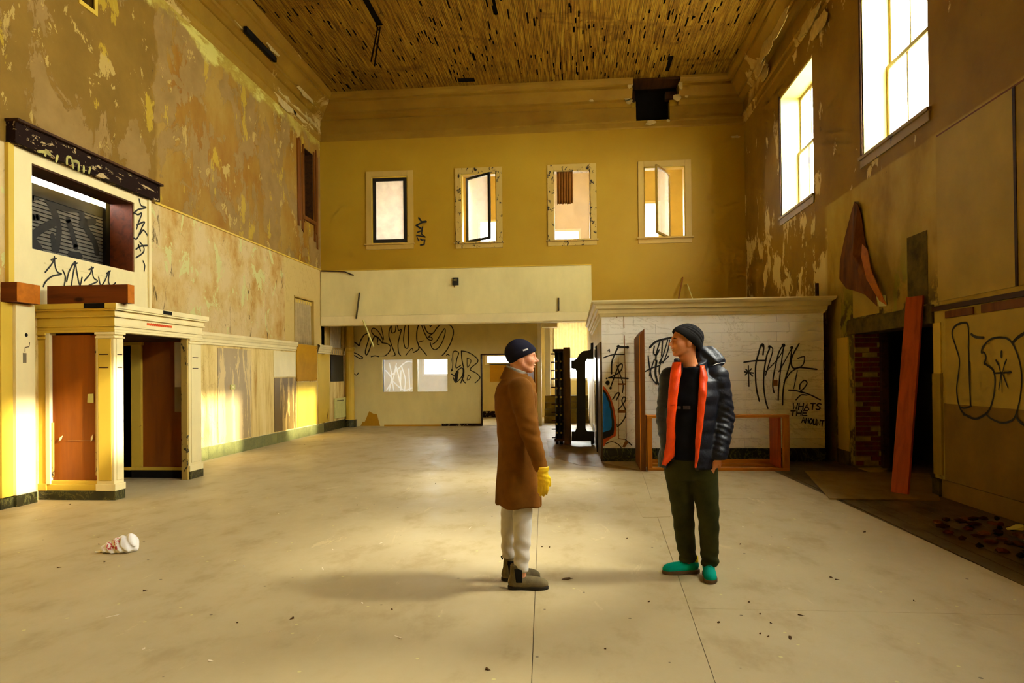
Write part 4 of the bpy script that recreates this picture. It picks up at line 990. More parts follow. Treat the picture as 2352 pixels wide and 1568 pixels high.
# graffiti on the marble front
q = lambda u, v: on_y(1340+u/3.564, 660+v/3.564, MY-0.004)
GM = [Strokes((0, -1, 0), 0.003) for _ in range(4)]
def gsel(u): return GM[0 if u < 450 else 1 if u < 1000 else 2]
for L, w in (([(165,575),(240,550),(335,548)], .02), ([(280,482),(325,488),(365,490)], .035), ([(285,485),(250,560),(232,620),(230,705)], .026), ([(222,820),(250,740),(290,640),(318,630),(300,690),(210,740)], .02), ([(208,738),(290,740),(365,745)], .026), ([(275,640),(310,740),(325,800),(320,860)], .018), ([(240,915),(275,865),(295,870),(270,920)], .022), ([(285,1000),(320,960),(345,915),(330,895),(315,930),(340,990),(345,1050),(310,1110),(280,1140)], .02), ([(200,520),(212,505),(216,530)], .012), ([(278,1140),(275,1118),(300,1122)], .014), ([(180,1280),(230,1262),(280,1280),(310,1310)], .014), ([(345,1245),(395,1290)], .02),
             ([(545,490),(600,440),(720,410)], .035), ([(580,480),(575,540),(600,550),(620,510)], .022), ([(625,445),(600,530),(590,600)], .022), ([(648,440),(640,560)], .022), ([(690,430),(650,560),(620,620),(660,600),(700,560)], .02), ([(705,430),(690,520),(650,620)], .018), ([(500,690),(560,660),(620,640)], .022), ([(530,560),(540,640),(560,740),(600,790)], .022), ([(580,590),(550,680),(540,720)], .018), ([(600,600),(590,700),(610,780),(630,805)], .03), ([(640,580),(620,680),(640,760)], .02),
             ([(1470,550),(1475,475),(1455,470),(1430,550),(1410,640),(1410,760),(1420,850),(1440,930)], .026), ([(1315,612),(1400,600),(1490,598)], .026), ([(1525,480),(1520,510),(1500,560),(1480,680),(1475,800),(1490,920),(1510,990)], .024), ([(1525,480),(1550,510),(1520,620),(1490,720)], .018), ([(1640,470),(1600,530),(1560,700),(1550,800),(1560,860)], .022), ([(1640,475),(1620,620),(1600,800),(1595,920)], .02), ([(1705,490),(1690,620),(1640,800),(1630,960)], .022), ([(1490,690),(1560,620),(1620,540),(1640,480)], .016), ([(1600,690),(1660,580),(1705,495)], .016), ([(1765,460),(1710,560),(1700,620),(1720,660),(1780,655),(1910,670)], .024), ([(1755,580),(1800,565),(1810,580),(1790,640),(1700,690),(1640,780)], .018), ([(1750,680),(1735,760),(1720,830)], .014),
             ([(1350,640),(1355,810)], .018), ([(1320,690),(1390,700)], .024), ([(1330,670),(1385,725)], .022), ([(1375,665),(1325,715)], .022), ([(1680,840),(1740,845),(1790,860)], .02), ([(1770,830),(1775,790),(1810,760),(1830,785),(1800,830),(1780,850),(1860,880),(1940,920)], .02), ([(1740,920),(1780,880),(1830,882)], .018)):
    gsel(L[0][0]).line([q(*p) for p in L], w)
for (u, v, r) in ((197,780,.036), (190,744,.016), (222,823,.022), (287,482,.026), (362,489,.024), (1638,474,.03), (1705,492,.026), (1468,476,.022), (1524,484,.022)): gsel(u).dot(q(u, v), r, 12)
FONT = {'W': [[(0,1),(.22,0),(.5,.7),(.78,0),(1,1)]], 'H': [[(0,0),(0,1)],[(1,0),(1,1)],[(0,.5),(1,.5)]], 'A': [[(0,0),(.5,1),(1,0)],[(.2,.38),(.8,.38)]], 'T': [[(.5,0),(.5,1)],[(0,1),(1,1)]], 'S': [[(1,.9),(.5,1),(.05,.78),(.5,.52),(.95,.25),(.5,0),(0,.12)]], 'E': [[(1,0),(0,0),(0,1),(1,1)],[(0,.5),(.8,.5)]], 'M': [[(0,0),(.1,1),(.5,.35),(.9,1),(1,0)]], 'O': [[(.5,1),(.05,.7),(.05,.3),(.5,0),(.95,.3),(.95,.7),(.5,1)]], 'U': [[(0,1),(.05,.2),(.5,0),(.95,.2),(1,1)]], 'N': [[(0,0),(0,1),(1,0),(1,1)]]}
def letters(txt, u0, v0, u1, v1, h, slant=0.12):
    n = len(txt)
    for i, c in enumerate(txt):
        a = u0+(u1-u0)*i/n; w = (u1-u0)/n*0.74; vb_ = v0+(v1-v0)*i/n
        for st in FONT[c]:
            GM[3].line([q(a+px*w+py*h*slant, vb_-py*h) for px, py in st], 0.019, c in 'SOU')
letters('WHATS', 1712, 998, 1952, 1000, 50); letters('THE', 1694, 1048, 1842, 1046, 38); letters('AMOUNT', 1786, 1104, 1972, 1140, 44)
for g_, lb in zip(GM, ('black sprayed letters on the left end of the marble', 'black sprayed tag behind the head of the man in the jacket', 'large black looping tag on the marble', 'black sprayed words WHATS THE AMOUNT')): child_at(g_.build('graffiti', M['spray'], None, lb), en)
g = Strokes((0, -1, 0), 0.002)
for L in ([(272,225),(274,245)], [(330,240),(333,330)], [(284,560),(286,760),(285,1000),(288,1230)], [(335,395),(338,560),(345,800),(347,1000),(350,1250)], [(288,1235),(340,1245)]): g.line([q(*p) for p in L], .012, False)
child_at(g.build('paint_drip', M['tape'], None), en)
g = Strokes((0, -1, 0), 0.0045)
for (a, b, c, d) in ((283, 784, 342, 797), (280, 1002, 345, 1026), (1552, 758, 1590, 805)): g.poly([q(a, d), q(c, d), q(c, b), q(a, b)])
g.poly([q(318, 1305), q(340, 1308), q(372, 1262), q(345, 1250)])
child_at(g.build('tape_strip', M['tape'], None), en)
for nm, mt, off, P in (('graffiti_arc', 'spray_orange', .003, [(160,800),(190,835),(225,900),(250,980),(265,1060),(270,1150),(265,1215),(225,1235),(190,1260),(170,1300),(160,1300)]), ('graffiti_band', 'spray', .0045, [(160,828),(190,862),(220,930),(240,1010),(252,1100),(252,1160),(245,1205),(205,1225),(160,1240)]), ('graffiti_fill', 'spray_blue', .006, [(160,850),(178,872),(205,940),(222,1010),(232,1090),(232,1140),(222,1165),(160,1185)])):
    child_at(Strokes((0, -1, 0), off).poly([q(*p) for p in P]).build(nm, M[mt], None, {'graffiti_arc': 'orange sprayed arc', 'graffiti_band': 'black sprayed band', 'graffiti_fill': 'blue sprayed fill'}[nm]), en)
# dark gap with pipes between strongroom and right wall
pp = MB().tube([(4.20, 12.1, 0.0), (4.20, 12.1, 3.0)], 0.03, 10).build('wall_pipe', M['rust'], None, smooth=True); tag(pp, 'rusty upright pipe in the dark gap beside the strongroom', 'pipe')
for z in (0.5, 1.25, 1.9): MB().box(4.14, 4.325, 12.05, 12.15, z, z+0.03).build('pipe_bracket', M['rust'], pp)
o = MB().box(4.13, 4.325, 12.35, 12.40, 0, 2.75).build('gap_shade_panel', M['dark_wood']); tag(o, 'added dark panel for the shade in the gap beside the strongroom', 'board')  # added dark panel, gives the open gap its darkness by colour
for k in range(3): MB().box(4.135, 4.32, 12.33, 12.352, 0.6+k*0.8, 0.66+k*0.8).build('batten', M['dark_wood'], o)

# vault door, swung open on its crane hinge
vd = empty('vault_door', (-0.2, 14.1, 0)); tag(vd, 'thick open vault door with bolts and a black crane hinge', 'vault door')
bpy.context.view_layer.update()
def vp(mb, name, mat, **kw): return child_at(mb.build(name, M[mat], None, **kw), vd)
vp(MB().box(-0.195, -0.055, 14.08, 15.25, 0.02, 2.03), 'door_slab', 'bronze', bevel=0.01)
vp(MB().box(-0.375, -0.195, 14.18, 15.15, 0.12, 1.96), 'bolt_housing', 'black_steel')
vp(MB().box(-0.41, -0.195, 14.12, 15.2, 1.95, 2.0), 'end_plate', 'rust'); vp(MB().box(-0.40, -0.195, 14.12, 15.2, 0.08, 0.13), 'end_plate', 'rust')
for xx in (-0.345, -0.255):
    vp(MB().tube([(xx, 14.16, 0.02), (xx, 14.16, 1.93)], 0.032, 8), 'locking_bar', 'black_steel', smooth=True)
    for k in range(9): vp(MB().lathe([(0.0, 0), (0.022, 0), (0.019, -0.02), (0.0, -0.022)], (xx, 14.128, 0.26+k*0.185), 'y', 10), 'bolt_head', 'bolt')
for k in range(11):
    z = 0.16+k*0.174
    vp(MB().tube([(-0.16, 14.15, z), (-0.455, 14.15, z)], 0.013, 8), 'locking_pin', 'rust')
q = lambda u, v: on_y(1220+u/4.356, 720+v/4.356, 14.2)
P = [(400,467),(430,465),(460,445),(485,402),(520,374),(590,365),(597,350),(597,295),(690,290),(690,355),(634,362),(634,450),(562,452),(545,480),(545,1150),(560,1176),(640,1180),(650,1300),(600,1310),(598,1275),(405,1275),(405,1180),(440,1178),(455,1150),(455,580),(440,555),(400,548)]
P = [(q(*p).x, q(*p).z) for p in P]; P = [(min(x, 0.428), max(z, 0.003)) for x, z in P]
vp(MB().prism(P, lambda u, v, d: (u, 14.2+d, v), 0, 0.16), 'crane_hinge', 'black_steel')
vj = empty('vault_frame', (0.46, 12.9, 0)); tag(vj, 'polished metal vault door frame on the side of the strongroom', 'door frame')
bpy.context.view_layer.update()
child_at(MB().box(0.455, 0.487, MY-0.012, 13.0, 0, 2.02).build('jamb_plate', M['bronze'], None, bevel=0.004), vj)
child_at(MB().box(0.445, 0.487, 13.02, 14.42, 0, 2.02).build('jamb_plate', M['steel'], None, bevel=0.004), vj)
child_at(MB().box(0.43, 0.455, 12.95, 13.06, 0, 2.0).build('jamb_bead', M['black_steel']), vj)
# rear wall scribble visible between door and frame (on the strongroom side)
for L in ([(14.9, 1.95), (15.4, 1.93), (15.6, 1.6), (15.2, 1.4)], [(15.0, 1.2), (15.8, 1.05), (16.2, 1.25)], [(16.0, 1.7), (16.3, 1.5), (16.1, 1.35), (16.5, 1.3)]):
    child_at(Strokes((-1, 0, 0), 0.003).line([(MX0, y, z) for y, z in L], 0.05).build('graffiti', M['spray'], None), en)

# lumber frame and standing board in front of the strongroom
lf = empty('lumber_frame', (2.1, 10.6, 0)); tag(lf, 'knee-high rectangular pine lumber frame behind the man in the black jacket', 'frame')
bpy.context.view_layer.update()
def lp(b, name, mat='pine'): return child_at(MB().box(*b).build(name, M[mat], None, bevel=0.003), lf)
lp((1.115, 3.22, 10.50, 10.72, 0.800, 0.838), 'top_rail', 'pine_x')
lp((1.115, 1.19, 10.50, 10.59, 0.042, 0.80), 'post'); lp((1.115, 1.19, 10.95, 11.04, 0.042, 0.80), 'post')
lp((3.06, 3.10, 10.52, 10.98, 0.042, 0.80), 'side_board', 'plank'); lp((3.12, 3.22, 10.50, 10.54, 0.042, 0.80), 'post')
lp((1.115, 3.22, 10.50, 10.59, 0.0, 0.042), 'bottom_rail', 'pine_x'); lp((1.115, 3.22, 10.95, 11.04, 0.0, 0.042), 'bottom_rail', 'pine_x'); lp((1.115, 3.10, 11.0, 11.04, 0.042, 0.11), 'bottom_rail', 'pine_x')
sb = MB().hexa([(1.005, 10.42, 0), (1.085, 10.42, 0), (1.105, 11.50, 0), (1.025, 11.50, 0), (1.005, 10.42, 2.06), (1.085, 10.42, 2.16), (1.105, 11.50, 2.16), (1.025, 11.50, 2.06)]).build('standing_board', M['panel_brown'], None, bevel=0.004); tag(sb, 'tall brown board standing on edge against the marble front', 'board')
MB().hexa([(1.001, 10.414, 0.0), (1.012, 10.414, 0.0), (1.012, 10.42, 0), (1.001, 10.42, 0), (1.001, 10.414, 2.05), (1.012, 10.414, 2.06), (1.012, 10.42, 2.06), (1.001, 10.42, 2.05)]).build('pale_edge', M['pine'], sb)

# ------------------------------------------------------------------ right wall: doorway, boards, torn sheet
dr = sempty('door_2', 'dark doorway with exposed brick jamb in the right wall', 'doorway')
a, b, c, d = DOOR_R
for r in range(27):
    z = 0.03+r*0.076
    for k, (x0, x1) in enumerate(((4.34, 4.55), (4.56, 4.775)) if r % 2 else ((4.34, 4.445), (4.455, 4.665), (4.675, 4.775))):
        h = (r*7+k*13) % 11
        MB().box(x0, x1, b-0.035-0.004*(h % 4), b-0.006, z, z+0.062).build('brick', M['brick_pale'] if h in (2, 7) else M['brick'], dr)
MB().box(4.335, 4.785, b-0.024, b-0.001, 0.0, 2.09).build('mortar_bed', M['mortar'], dr)
MB().box(4.70, 4.80, b-0.12, b-0.036, 0, 2.08).build('door_post', M['dark_wood'], dr)
MB().box(4.335, 4.785, a+0.001, a+0.03, 0, 2.09).build('jamb_lining', M['concrete'], dr)
MB().box(XR-0.03, XR+0.30, a-0.03, b+0.15, 2.05, 2.28).build('lintel', M['concrete'], dr, bevel=0.012)
MB().box(XR+0.30, XR+0.46, a-0.03, b+0.1, 2.07, 2.12).build('lintel_soffit', M['dark_wood'], dr)
rec2 = sempty('door_recess', 'dark lobby beyond the brick doorway', 'recess')
MB().box(5.75, 5.80, 7.6, 12.2, -0.05, 2.5).build('lobby_wall', M['green_door'], rec2); MB().box(4.78, 5.8, 12.2, 12.24, -0.05, 2.5).build('lobby_wall', M['green_door'], rec2)
MB().box(4.78, 5.8, 7.56, 7.6, -0.05, 2.5).build('lobby_wall', M['green_door'], rec2); MB().box(4.78, 5.8, 7.56, 12.24, 2.3, 2.36).build('lobby_ceiling', M['dark_wood'], rec2)
MB().box(5.60, 5.75, 9.7, 9.82, 0, 2.3).build('lobby_post', M['dark_wood'], rec2)

rb = empty('trim_9'); tag(rb, 'worn wallboard panels and rails on the right wall', 'panelling', kind='structure')
def rw(y0, y1, z0, z1, mat, th=0.014, nm='wall_board'): return MB().box(XR-th, XR-0.0005, y0, y1, z0, z1).build(nm, M[mat], rb)
rw(7.03, 8.44, 2.30, 4.24, 'sheet_board2', 0.02); rw(4.6, 7.0, 2.30, 4.24, 'sheet_board', 0.016); rw(6.99, 7.03, 2.30, 4.24, 'rust', 0.024, 'batten')
rw(4.6, 8.44, 4.245, 4.265, 'panel_brown', 0.012, 'rail')
rw(4.6, 8.30, 1.10, 2.08, 'sheet_board2', 0.018); rw(4.6, 8.36, 0.21, 1.10, 'lower_board', 0.014); rw(4.6, 8.40, 0.0, 0.205, 'lower_board', 0.03, 'skirting')
rw(4.6, 8.56, 2.19, 2.245, 'dark_wood', 0.035, 'ledge'); rw(4.6, 7.6, 2.09, 2.18, 'panel_brown', 0.02, 'torn_rail'); rw(7.75, 8.3, 2.09, 2.17, 'panel_brown', 0.02, 'torn_rail')
rw(8.40, 8.585, 0.25, 1.45, 'sheet_board', 0.03, 'jamb_board'); rw(8.42, 8.58, 1.45, 2.05, 'cream2', 0.014, 'jamb_board'); rw(8.42, 8.58, 0.0, 0.2, 'concrete', 0.05, 'jamb_base')
rw(11.12, 11.55, 0.22, 2.02, 'cream2', 0.02, 'pilaster'); rw(11.1, 11.58, 0.0, 0.22, 'concrete', 0.03, 'pilaster_base')
rw(10.0, 10.9, 2.30, 2.75, 'sheet_board2', 0.016); rw(8.7, 9.2, 2.30, 3.2, 'concrete', 0.006, 'stained_patch')
q = lambda u, v: on_x(1880+u/2.375, 640+v/2.375, XR-0.019)
g = Strokes((-1, 0, 0), 0.003)
for L, w in (([(905,462),(920,470),(955,500),(965,560),(955,650),(930,720),(880,758),(840,760),(790,730),(765,680),(755,600),(765,520),(770,440),(750,370),(730,300),(745,260),(790,240),(818,260),(820,400),(825,560),(832,690)], .026), ([(905,465),(916,430),(905,402),(890,402),(900,370),(940,330),(1000,320),(1050,340),(1090,420),(1110,520),(1105,630),(1085,720),(1060,770),(1000,785),(940,760),(915,735)], .022), ([(835,302),(860,318),(902,322)], .03), ([(827,455),(830,690)], .022), ([(1060,350),(1090,320),(1125,298)], .034), ([(1000,398),(1000,426)], .03), ([(970,445),(985,470)], .02), ([(1027,440),(1015,470)], .018), ([(962,515),(1052,510)], .018), ([(985,470),(1000,520),(1015,470)], .014), ([(1000,510),(985,605)], .014), ([(1002,510),(1036,595)], .014), ([(1000,520),(1003,620)], .008), ([(1078,748),(1095,775),(1140,810)], .026), ([(775,700),(800,705),(835,695)], .02), ([(790,740),(830,750)], .02)):
    g.line([q(*p) for p in L], w)
g.build('graffiti', M['spray'], rb, 'black outlined bubble letters on the right wall board')

# torn sheet peeling off the right wall
P = [(1970,463),(1957,480),(1950,505),(1944,550),(1941,600),(1944,640),(1965,662),(1990,668),(2020,676),(2048,702),(2040,672),(2018,632),(2000,590),(1990,545),(1984,500),(1978,470)]
n = len(P); V = []; F = []
pts = [on_x(px, py, XR) for px, py in P]; cen = sum((p for p in pts), Vector())/n
for th in (0.0, 0.008):
    for p in pts:
        k = max(0, (4.05-p.z)/1.7); off = 0.015+0.20*k*k+0.03*math.sin(p.y*9); V.append((XR-off-th, p.y, p.z))
    V.append((XR-0.14-th, cen.y, cen.z))
for i in range(n):
    j = (i+1) % n; F += [(i, j, n), (n+1+i, n+1+j, 2*n+1), (i, j, n+1+j, n+1+i)]
fl_ = mesh_obj('torn_wall_covering', V, F, M['rawhide']); fix(fl_); tag(fl_, 'torn brown wall covering peeling off above the brick doorway', 'wall covering')
V = [on_x(*p, XR-0.17) for p in ((1990,560),(2003,575),(2010,620),(2046,700),(2030,690),(2000,640),(1988,590))]
g = Strokes((-1, 0, 0), 0.05); g.poly(V); o = g.build('curled_edge', M['timber_end'], fl_); o.modifiers.new('t', 'SOLIDIFY').thickness = 0.01
V = [on_x(*p, XR-0.02) for p in ((2012,676),(2034,678),(2036,702),(2020,704))]
o = Strokes((-1, 0, 0), 0.0).poly(V).build('paper_scrap', M['paper'], None); o.modifiers.new('t', 'SOLIDIFY').thickness = 0.003; tag(o, 'pale paper scrap stuck under the torn wall covering', 'paper')

# leaning plank
bc = Vector((3.90, 8.56, 0.012)); tc = Vector((4.225, 8.80, 2.40)); dv = (tc-bc).normalized()
wv = Vector((0.54, -0.84, 0)); wv = (wv-dv*wv.dot(dv)).normalized()*0.105; nv = dv.cross(wv).normalized()*0.02
pk = MB().hexa([bc-wv-nv, bc+wv-nv, bc+wv+nv, bc-wv+nv, tc-wv-nv, tc+wv-nv, tc+wv+nv, tc-wv+nv]).build('leaning_plank', M['plank'], None, bevel=0.004); tag(pk, 'reddish plank leaning against the wall at the brick doorway', 'plank')
# plywood sheet on the floor by the doorway
P = [on_z(*p, 0.0) for p in ((1848,1083),(1906,1147),(2160,1150),(2135,1088))]
pl = MB().prism([(p.x, p.y) for p in P], lambda u, v, d: (u, v, d), 0.0005, 0.014).build('floor_plywood', M['ply']); tag(pl, 'dusty plywood sheet lying on the floor before the brick doorway', 'plywood')
P = [on_z(*p, 0.0) for p in ((1455,1147),(1537,1146),(1540,1187),(1476,1188))]
pl = MB().prism([(p.x, p.y) for p in P], lambda u, v, d: (u, v, d), 0.0005, 0.003).build('floor_patch', M['floor']); tag(pl, 'speckled square floor patch behind the man in the black jacket', 'floor patch')

# ------------------------------------------------------------------ rear and ceiling details
q = lambda u, v: on_y(780+u/4.9, 720+v/4.9, YR-0.002)
g = Strokes((0, -1, 0), 0.003)
for L, w in (([(110,345),(150,320),(190,335),(222,362),(235,310),(270,250),(310,225),(330,240),(325,300),(300,380),(290,440),(305,465),(330,420),(360,330),(385,270),(410,255),(440,275),(480,330)], .04), ([(100,500),(105,460),(140,440),(190,450),(240,480),(262,495),(240,510),(200,490),(160,470),(120,490),(110,510),(150,540),(135,580),(140,620),(160,670),(190,690),(215,665)], .035), ([(480,330),(540,340),(575,375),(560,430),(510,475),(450,485),(400,475),(355,485)], .035), ([(485,322),(485,290),(450,220),(410,175),(375,165),(360,200),(385,240),(430,280),(425,340),(445,350)], .035), ([(460,118),(480,200),(497,290)], .03), ([(590,118),(565,170),(555,250),(580,340),(610,420),(625,465),(590,480),(555,488)], .035), ([(570,118),(590,170),(583,215),(625,205),(635,140),(650,130),(665,190),(695,180),(680,240),(660,330),(660,400),(670,450),(705,490)], .035), ([(740,118),(725,220),(720,300),(730,360),(745,388),(770,375),(775,250),(775,118)], .035), ([(725,510),(760,450),(815,390),(825,415)], .03), ([(892,118),(870,200),(870,300),(885,340),(890,400),(835,437)], .04), ([(945,305),(895,320)], .03), ([(895,370),(940,420),(975,465),(990,505)], .035), ([(920,118),(945,190),(990,280),(1030,300),(1045,285),(1030,265),(1000,265),(1045,225)], .035), ([(945,118),(985,205),(1045,225),(1105,150),(1150,120),(1220,118),(1270,160),(1280,230),(1250,330),(1200,420),(1150,475),(1115,490)], .04), ([(1015,130),(1022,150),(1035,128)], .03), ([(1045,345),(1090,310),(1140,230),(1180,170),(1190,200),(1175,270),(1140,350),(1100,395),(1065,405),(1035,375),(1020,325)], .035),
             ([(1195,495),(1210,460),(1240,475),(1255,520),(1245,590),(1268,640),(1275,560),(1280,430),(1340,440),(1320,510),(1310,610),(1365,580)], .035), ([(1225,560),(1230,610),(1262,645)], .04), ([(1370,420),(1375,500),(1385,560),(1400,660),(1365,780)], .035), ([(1370,420),(1430,430),(1500,465),(1550,510),(1550,550),(1470,625),(1540,670),(1580,715),(1560,750),(1525,780)], .035), ([(1435,500),(1440,605),(1480,530),(1435,500)], .025), ([(1225,715),(1260,680),(1290,700),(1330,640),(1370,610),(1390,630),(1380,700),(1310,775),(1280,720)], .035), ([(1325,655),(1310,750)], .11), ([(1400,690),(1385,740),(1415,780)], .035), ([(1450,690),(1435,750),(1475,720),(1450,690)], .025)):
    g.line([q(*p) for p in L], w*0.8)
g.build('graffiti', M['spray'], part, 'large black outlined graffiti letters')
q = lambda u, v: on_y(820+u/5.88, 350+v/5.88, YB-0.002)
g = Strokes((0, -1, 0), 0.003)
for L in ([(835,885),(870,935),(930,930)], [(935,935),(880,945),(800,985)], [(800,985),(850,1020),(885,1050),(820,1080)], [(885,1010),(870,1100),(925,1140),(800,1120),(835,1190)], [(860,1170),(880,1185),(915,1180),(905,1245),(860,1250)]): g.line([q(*p) for p in L], .045, False)
g.build('graffiti', M['spray'], wall_back, 'small black upright tag beside the leftmost inner window')
# box, sticks and hanging strips at the bulkhead
p0 = on_y(1040, 638, YB-0.05); p1 = on_y(1054, 655, YB-0.05)
jb = MB().box(p0.x, p1.x, YB-0.11, YB-0.052, p1.z, p0.z).build('junction_box', M['black_steel'], None, bevel=0.006); tag(jb, 'small black electrical box on the bulkhead', 'junction box')
MB().box(p0.x+0.03, p0.x+0.06, YB-0.115, YB-0.11, p0.z-0.08, p0.z-0.05).build('socket_face', M['bolt'], jb); MB().box(p0.x+0.08, p0.x+0.11, YB-0.115, YB-0.11, p0.z-0.09, p0.z-0.04).build('socket_face', M['bolt'], jb)
MB().tube([(p0.x+0.05, YB-0.07, p1.z), (p0.x+0.04, YB-0.07, p1.z-0.05)], 0.012, 6).build('cable_stub', M['tape'], jb)
def stick(a, b, r, mat, label, yo):
    o = MB().tube([on_y(*a, yo), on_y(*b, yo)], r, 8).build('hanging_strip', M[mat]); tag(o, label, 'strip'); return o
stick((826, 672), (818, 732), .022, 'spray_faint', 'dark strip hanging on the bulkhead at the left', YB-0.10)
stick((1283, 684), (1283, 714), .02, 'spray_faint', 'short dark strip on the bulkhead at the right', YB-0.08)
stick((834, 735), (858, 796), .022, 'paper', 'pale strip dangling below the bulkhead at the left', YB-0.12)
o = MB().tube([on_y(*p_, YB-0.085) for p_ in ((738, 622), (780, 623), (792, 624), (812, 632))], 0.018, 6).build('loose_cable', M['rust']); tag(o, 'loose dark cable along the top of the bulkhead', 'cable')
for a, b, r, mt, lb in (((1568, 637), (1558, 690), .02, 'tape', 'dark stick standing on top of the strongroom'), ((1579, 652), (1592, 690), .014, 'paper', 'thin pale stick leaning on top of the strongroom')):
    o = MB().tube([on_y(*a, YB-0.05), on_y(*b, YB-0.4)], r, 6).build('leaning_stick', M[mt]); tag(o, lb, 'stick')
# laths hanging from the ceiling
for (p_a, p_b, w, lb) in (((868, 62), (852, 142), .03, 'left one of two dark laths dangling from the ceiling'), ((873, 62), (860, 152), .03, 'right one of two dark laths dangling from the ceiling')):
    o = MB().beam(on_y(*p_a, 13.76), on_y(*p_b, 13.74), w, 0.012, (0, 1, 0)).build('dangling_lath', M['lath_dark']); tag(o, lb, 'lath')
# ------------------------------------------------------------------ people: sculpted as distance fields, polygonised with surface nets
F4 = np.float32
def grid(xs, ys, zs):
    return np.meshgrid(np.asarray(xs, F4), np.asarray(ys, F4), np.asarray(zs, F4), indexing='ij')
def cap(P, a, b, ra, rb=None):
    rb = ra if rb is None else rb
    a = np.array(a, F4); b = np.array(b, F4); d = b-a; L = float(d@d)+1e-12
    px, py, pz = P[0]-a[0], P[1]-a[1], P[2]-a[2]
    t = np.clip((px*d[0]+py*d[1]+pz*d[2])/L, 0, 1)
    return np.sqrt((px-t*d[0])**2+(py-t*d[1])**2+(pz-t*d[2])**2)-(ra+(rb-ra)*t)
def chain(P, pts, rads, k=0.02):
    out = None
    for i in range(len(pts)-1):
        c = cap(P, pts[i], pts[i+1], rads[i], rads[i+1]); out = c if out is None else np.minimum(out, c)
    return out
def ell(P, c, r):
    x, y, z = (P[0]-c[0])/r[0], (P[1]-c[1])/r[1], (P[2]-c[2])/r[2]
    k0 = np.sqrt(x*x+y*y+z*z); k1 = np.sqrt((x/r[0])**2+(y/r[1])**2+(z/r[2])**2)+1e-6
    return k0*(k0-1)/k1
def smin(a, b, k):
    h = np.clip(0.5+0.5*(b-a)/k, 0, 1); return b+(a-b)*h-k*h*(1-h)
def smax(a, b, k): return -smin(-a, -b, k)
def loft(P, tab, th=0.0, k=0.01):
    """tab rows: z, cx, cy, ax, ay; ellipse axes turned by th; ends closed at the first and last z"""
    t = np.array(sorted(tab), F4); z = P[2]
    f = [np.interp(z, t[:, 0], t[:, i]).astype(F4) for i in range(1, 5)]
    X, Y = P[0]-f[0], P[1]-f[1]; c, s = math.cos(th), math.sin(th)
    u, v = X*c+Y*s, -X*s+Y*c
    q = np.sqrt((u/f[2])**2+(v/f[3])**2)
    d = (q-1)*np.minimum(f[2], f[3])
    return smax(d, np.maximum(t[0, 0]-z, z-t[-1, 0]), k)
def local(P, o, yaw, s=1.0, pitch=0.0):
    """coordinates in a frame at o, +x turned to yaw (radians from world +x), scaled"""
    x, y, z = (P[0]-o[0])/s, (P[1]-o[1])/s, (P[2]-o[2])/s
    c, n = math.cos(yaw), math.sin(yaw); u, v = x*c+y*n, -x*n+y*c
    cp, sp = math.cos(pitch), math.sin(pitch)
    return (u*cp+z*sp, v, -u*sp+z*cp)
def nets(xs, ys, zs, D, smooth=1):
    xs, ys, zs = (np.asarray(a, np.float64) for a in (xs, ys, zs))
    ins = D < 0; nx, ny, nz = D.shape
    acc = np.zeros((nx-1, ny-1, nz-1, 3)); cnt = np.zeros((nx-1, ny-1, nz-1))
    X, Y, Z = xs[:, None, None], ys[None, :, None], zs[None, None, :]
    def edge(ax):
        sl0 = [slice(None)]*3; sl1 = [slice(None)]*3; sl0[ax] = slice(0, -1); sl1[ax] = slice(1, None)
        a, b = D[tuple(sl0)].astype(np.float64), D[tuple(sl1)].astype(np.float64); ch = ins[tuple(sl0)] != ins[tuple(sl1)]
        t = np.where(ch, a/(a-b+1e-20), 0); C = [X, Y, Z]
        pos = []
        for k in range(3):
            c = C[k]
            if k == ax:
                c0 = np.take(c, range(0, c.shape[k]-1), axis=k); c1 = np.take(c, range(1, c.shape[k]), axis=k); pos.append(c0+t*(c1-c0))
            else: pos.append(np.broadcast_to(c, t.shape) if True else c)
        return ch, pos
    edges = []
    for ax in range(3):
        ch, pos = edge(ax); edges.append(ch)
        o = [k for k in range(3) if k != ax]
        for d0 in (0, 1):
            for d1 in (0, 1):
                sl = [slice(None)]*3
                for k, d in zip(o, (d0, d1)): sl[k] = slice(d, D.shape[k]-1+d)
                c = ch[tuple(sl)]; cnt += c
                for k in range(3): acc[..., k] += np.where(c, np.broadcast_to(pos[k], ch.shape)[tuple(sl)], 0)
    act = cnt > 0; idx = -np.ones(act.shape, np.int64); idx[act] = np.arange(act.sum())
    V = acc[act]/cnt[act][:, None]
    Fs = []
    for ax in range(3):
        ch = edges[ax]; o = [k for k in range(3) if k != ax]
        sl = [slice(None)]*3
        for k in o: sl[k] = slice(1, ch.shape[k]-1)
        c = ch[tuple(sl)]; w = np.argwhere(c)
        if not len(w): continue
        w[:, o[0]] += 1; w[:, o[1]] += 1
        def cell(d0, d1):
            q = w.copy(); q[:, o[0]] -= d0; q[:, o[1]] -= d1; return idx[q[:, 0], q[:, 1], q[:, 2]]
        quad = np.stack([cell(1, 1), cell(0, 1), cell(0, 0), cell(1, 0)], 1)
        flip = ins[w[:, 0], w[:, 1], w[:, 2]] != (ax == 1)
        quad[~flip] = quad[~flip][:, ::-1]; Fs.append(quad)
    Fq = np.concatenate(Fs)
    for _ in range(smooth):
        s = np.zeros_like(V); n = np.zeros(len(V))
        for a, b in ((0, 1), (1, 2), (2, 3), (3, 0)):
            np.add.at(s, Fq[:, a], V[Fq[:, b]]); np.add.at(s, Fq[:, b], V[Fq[:, a]]); np.add.at(n, Fq[:, a], 1); np.add.at(n, Fq[:, b], 1)
        V = 0.5*V+0.5*s/np.maximum(n, 1)[:, None]
    return V, Fq
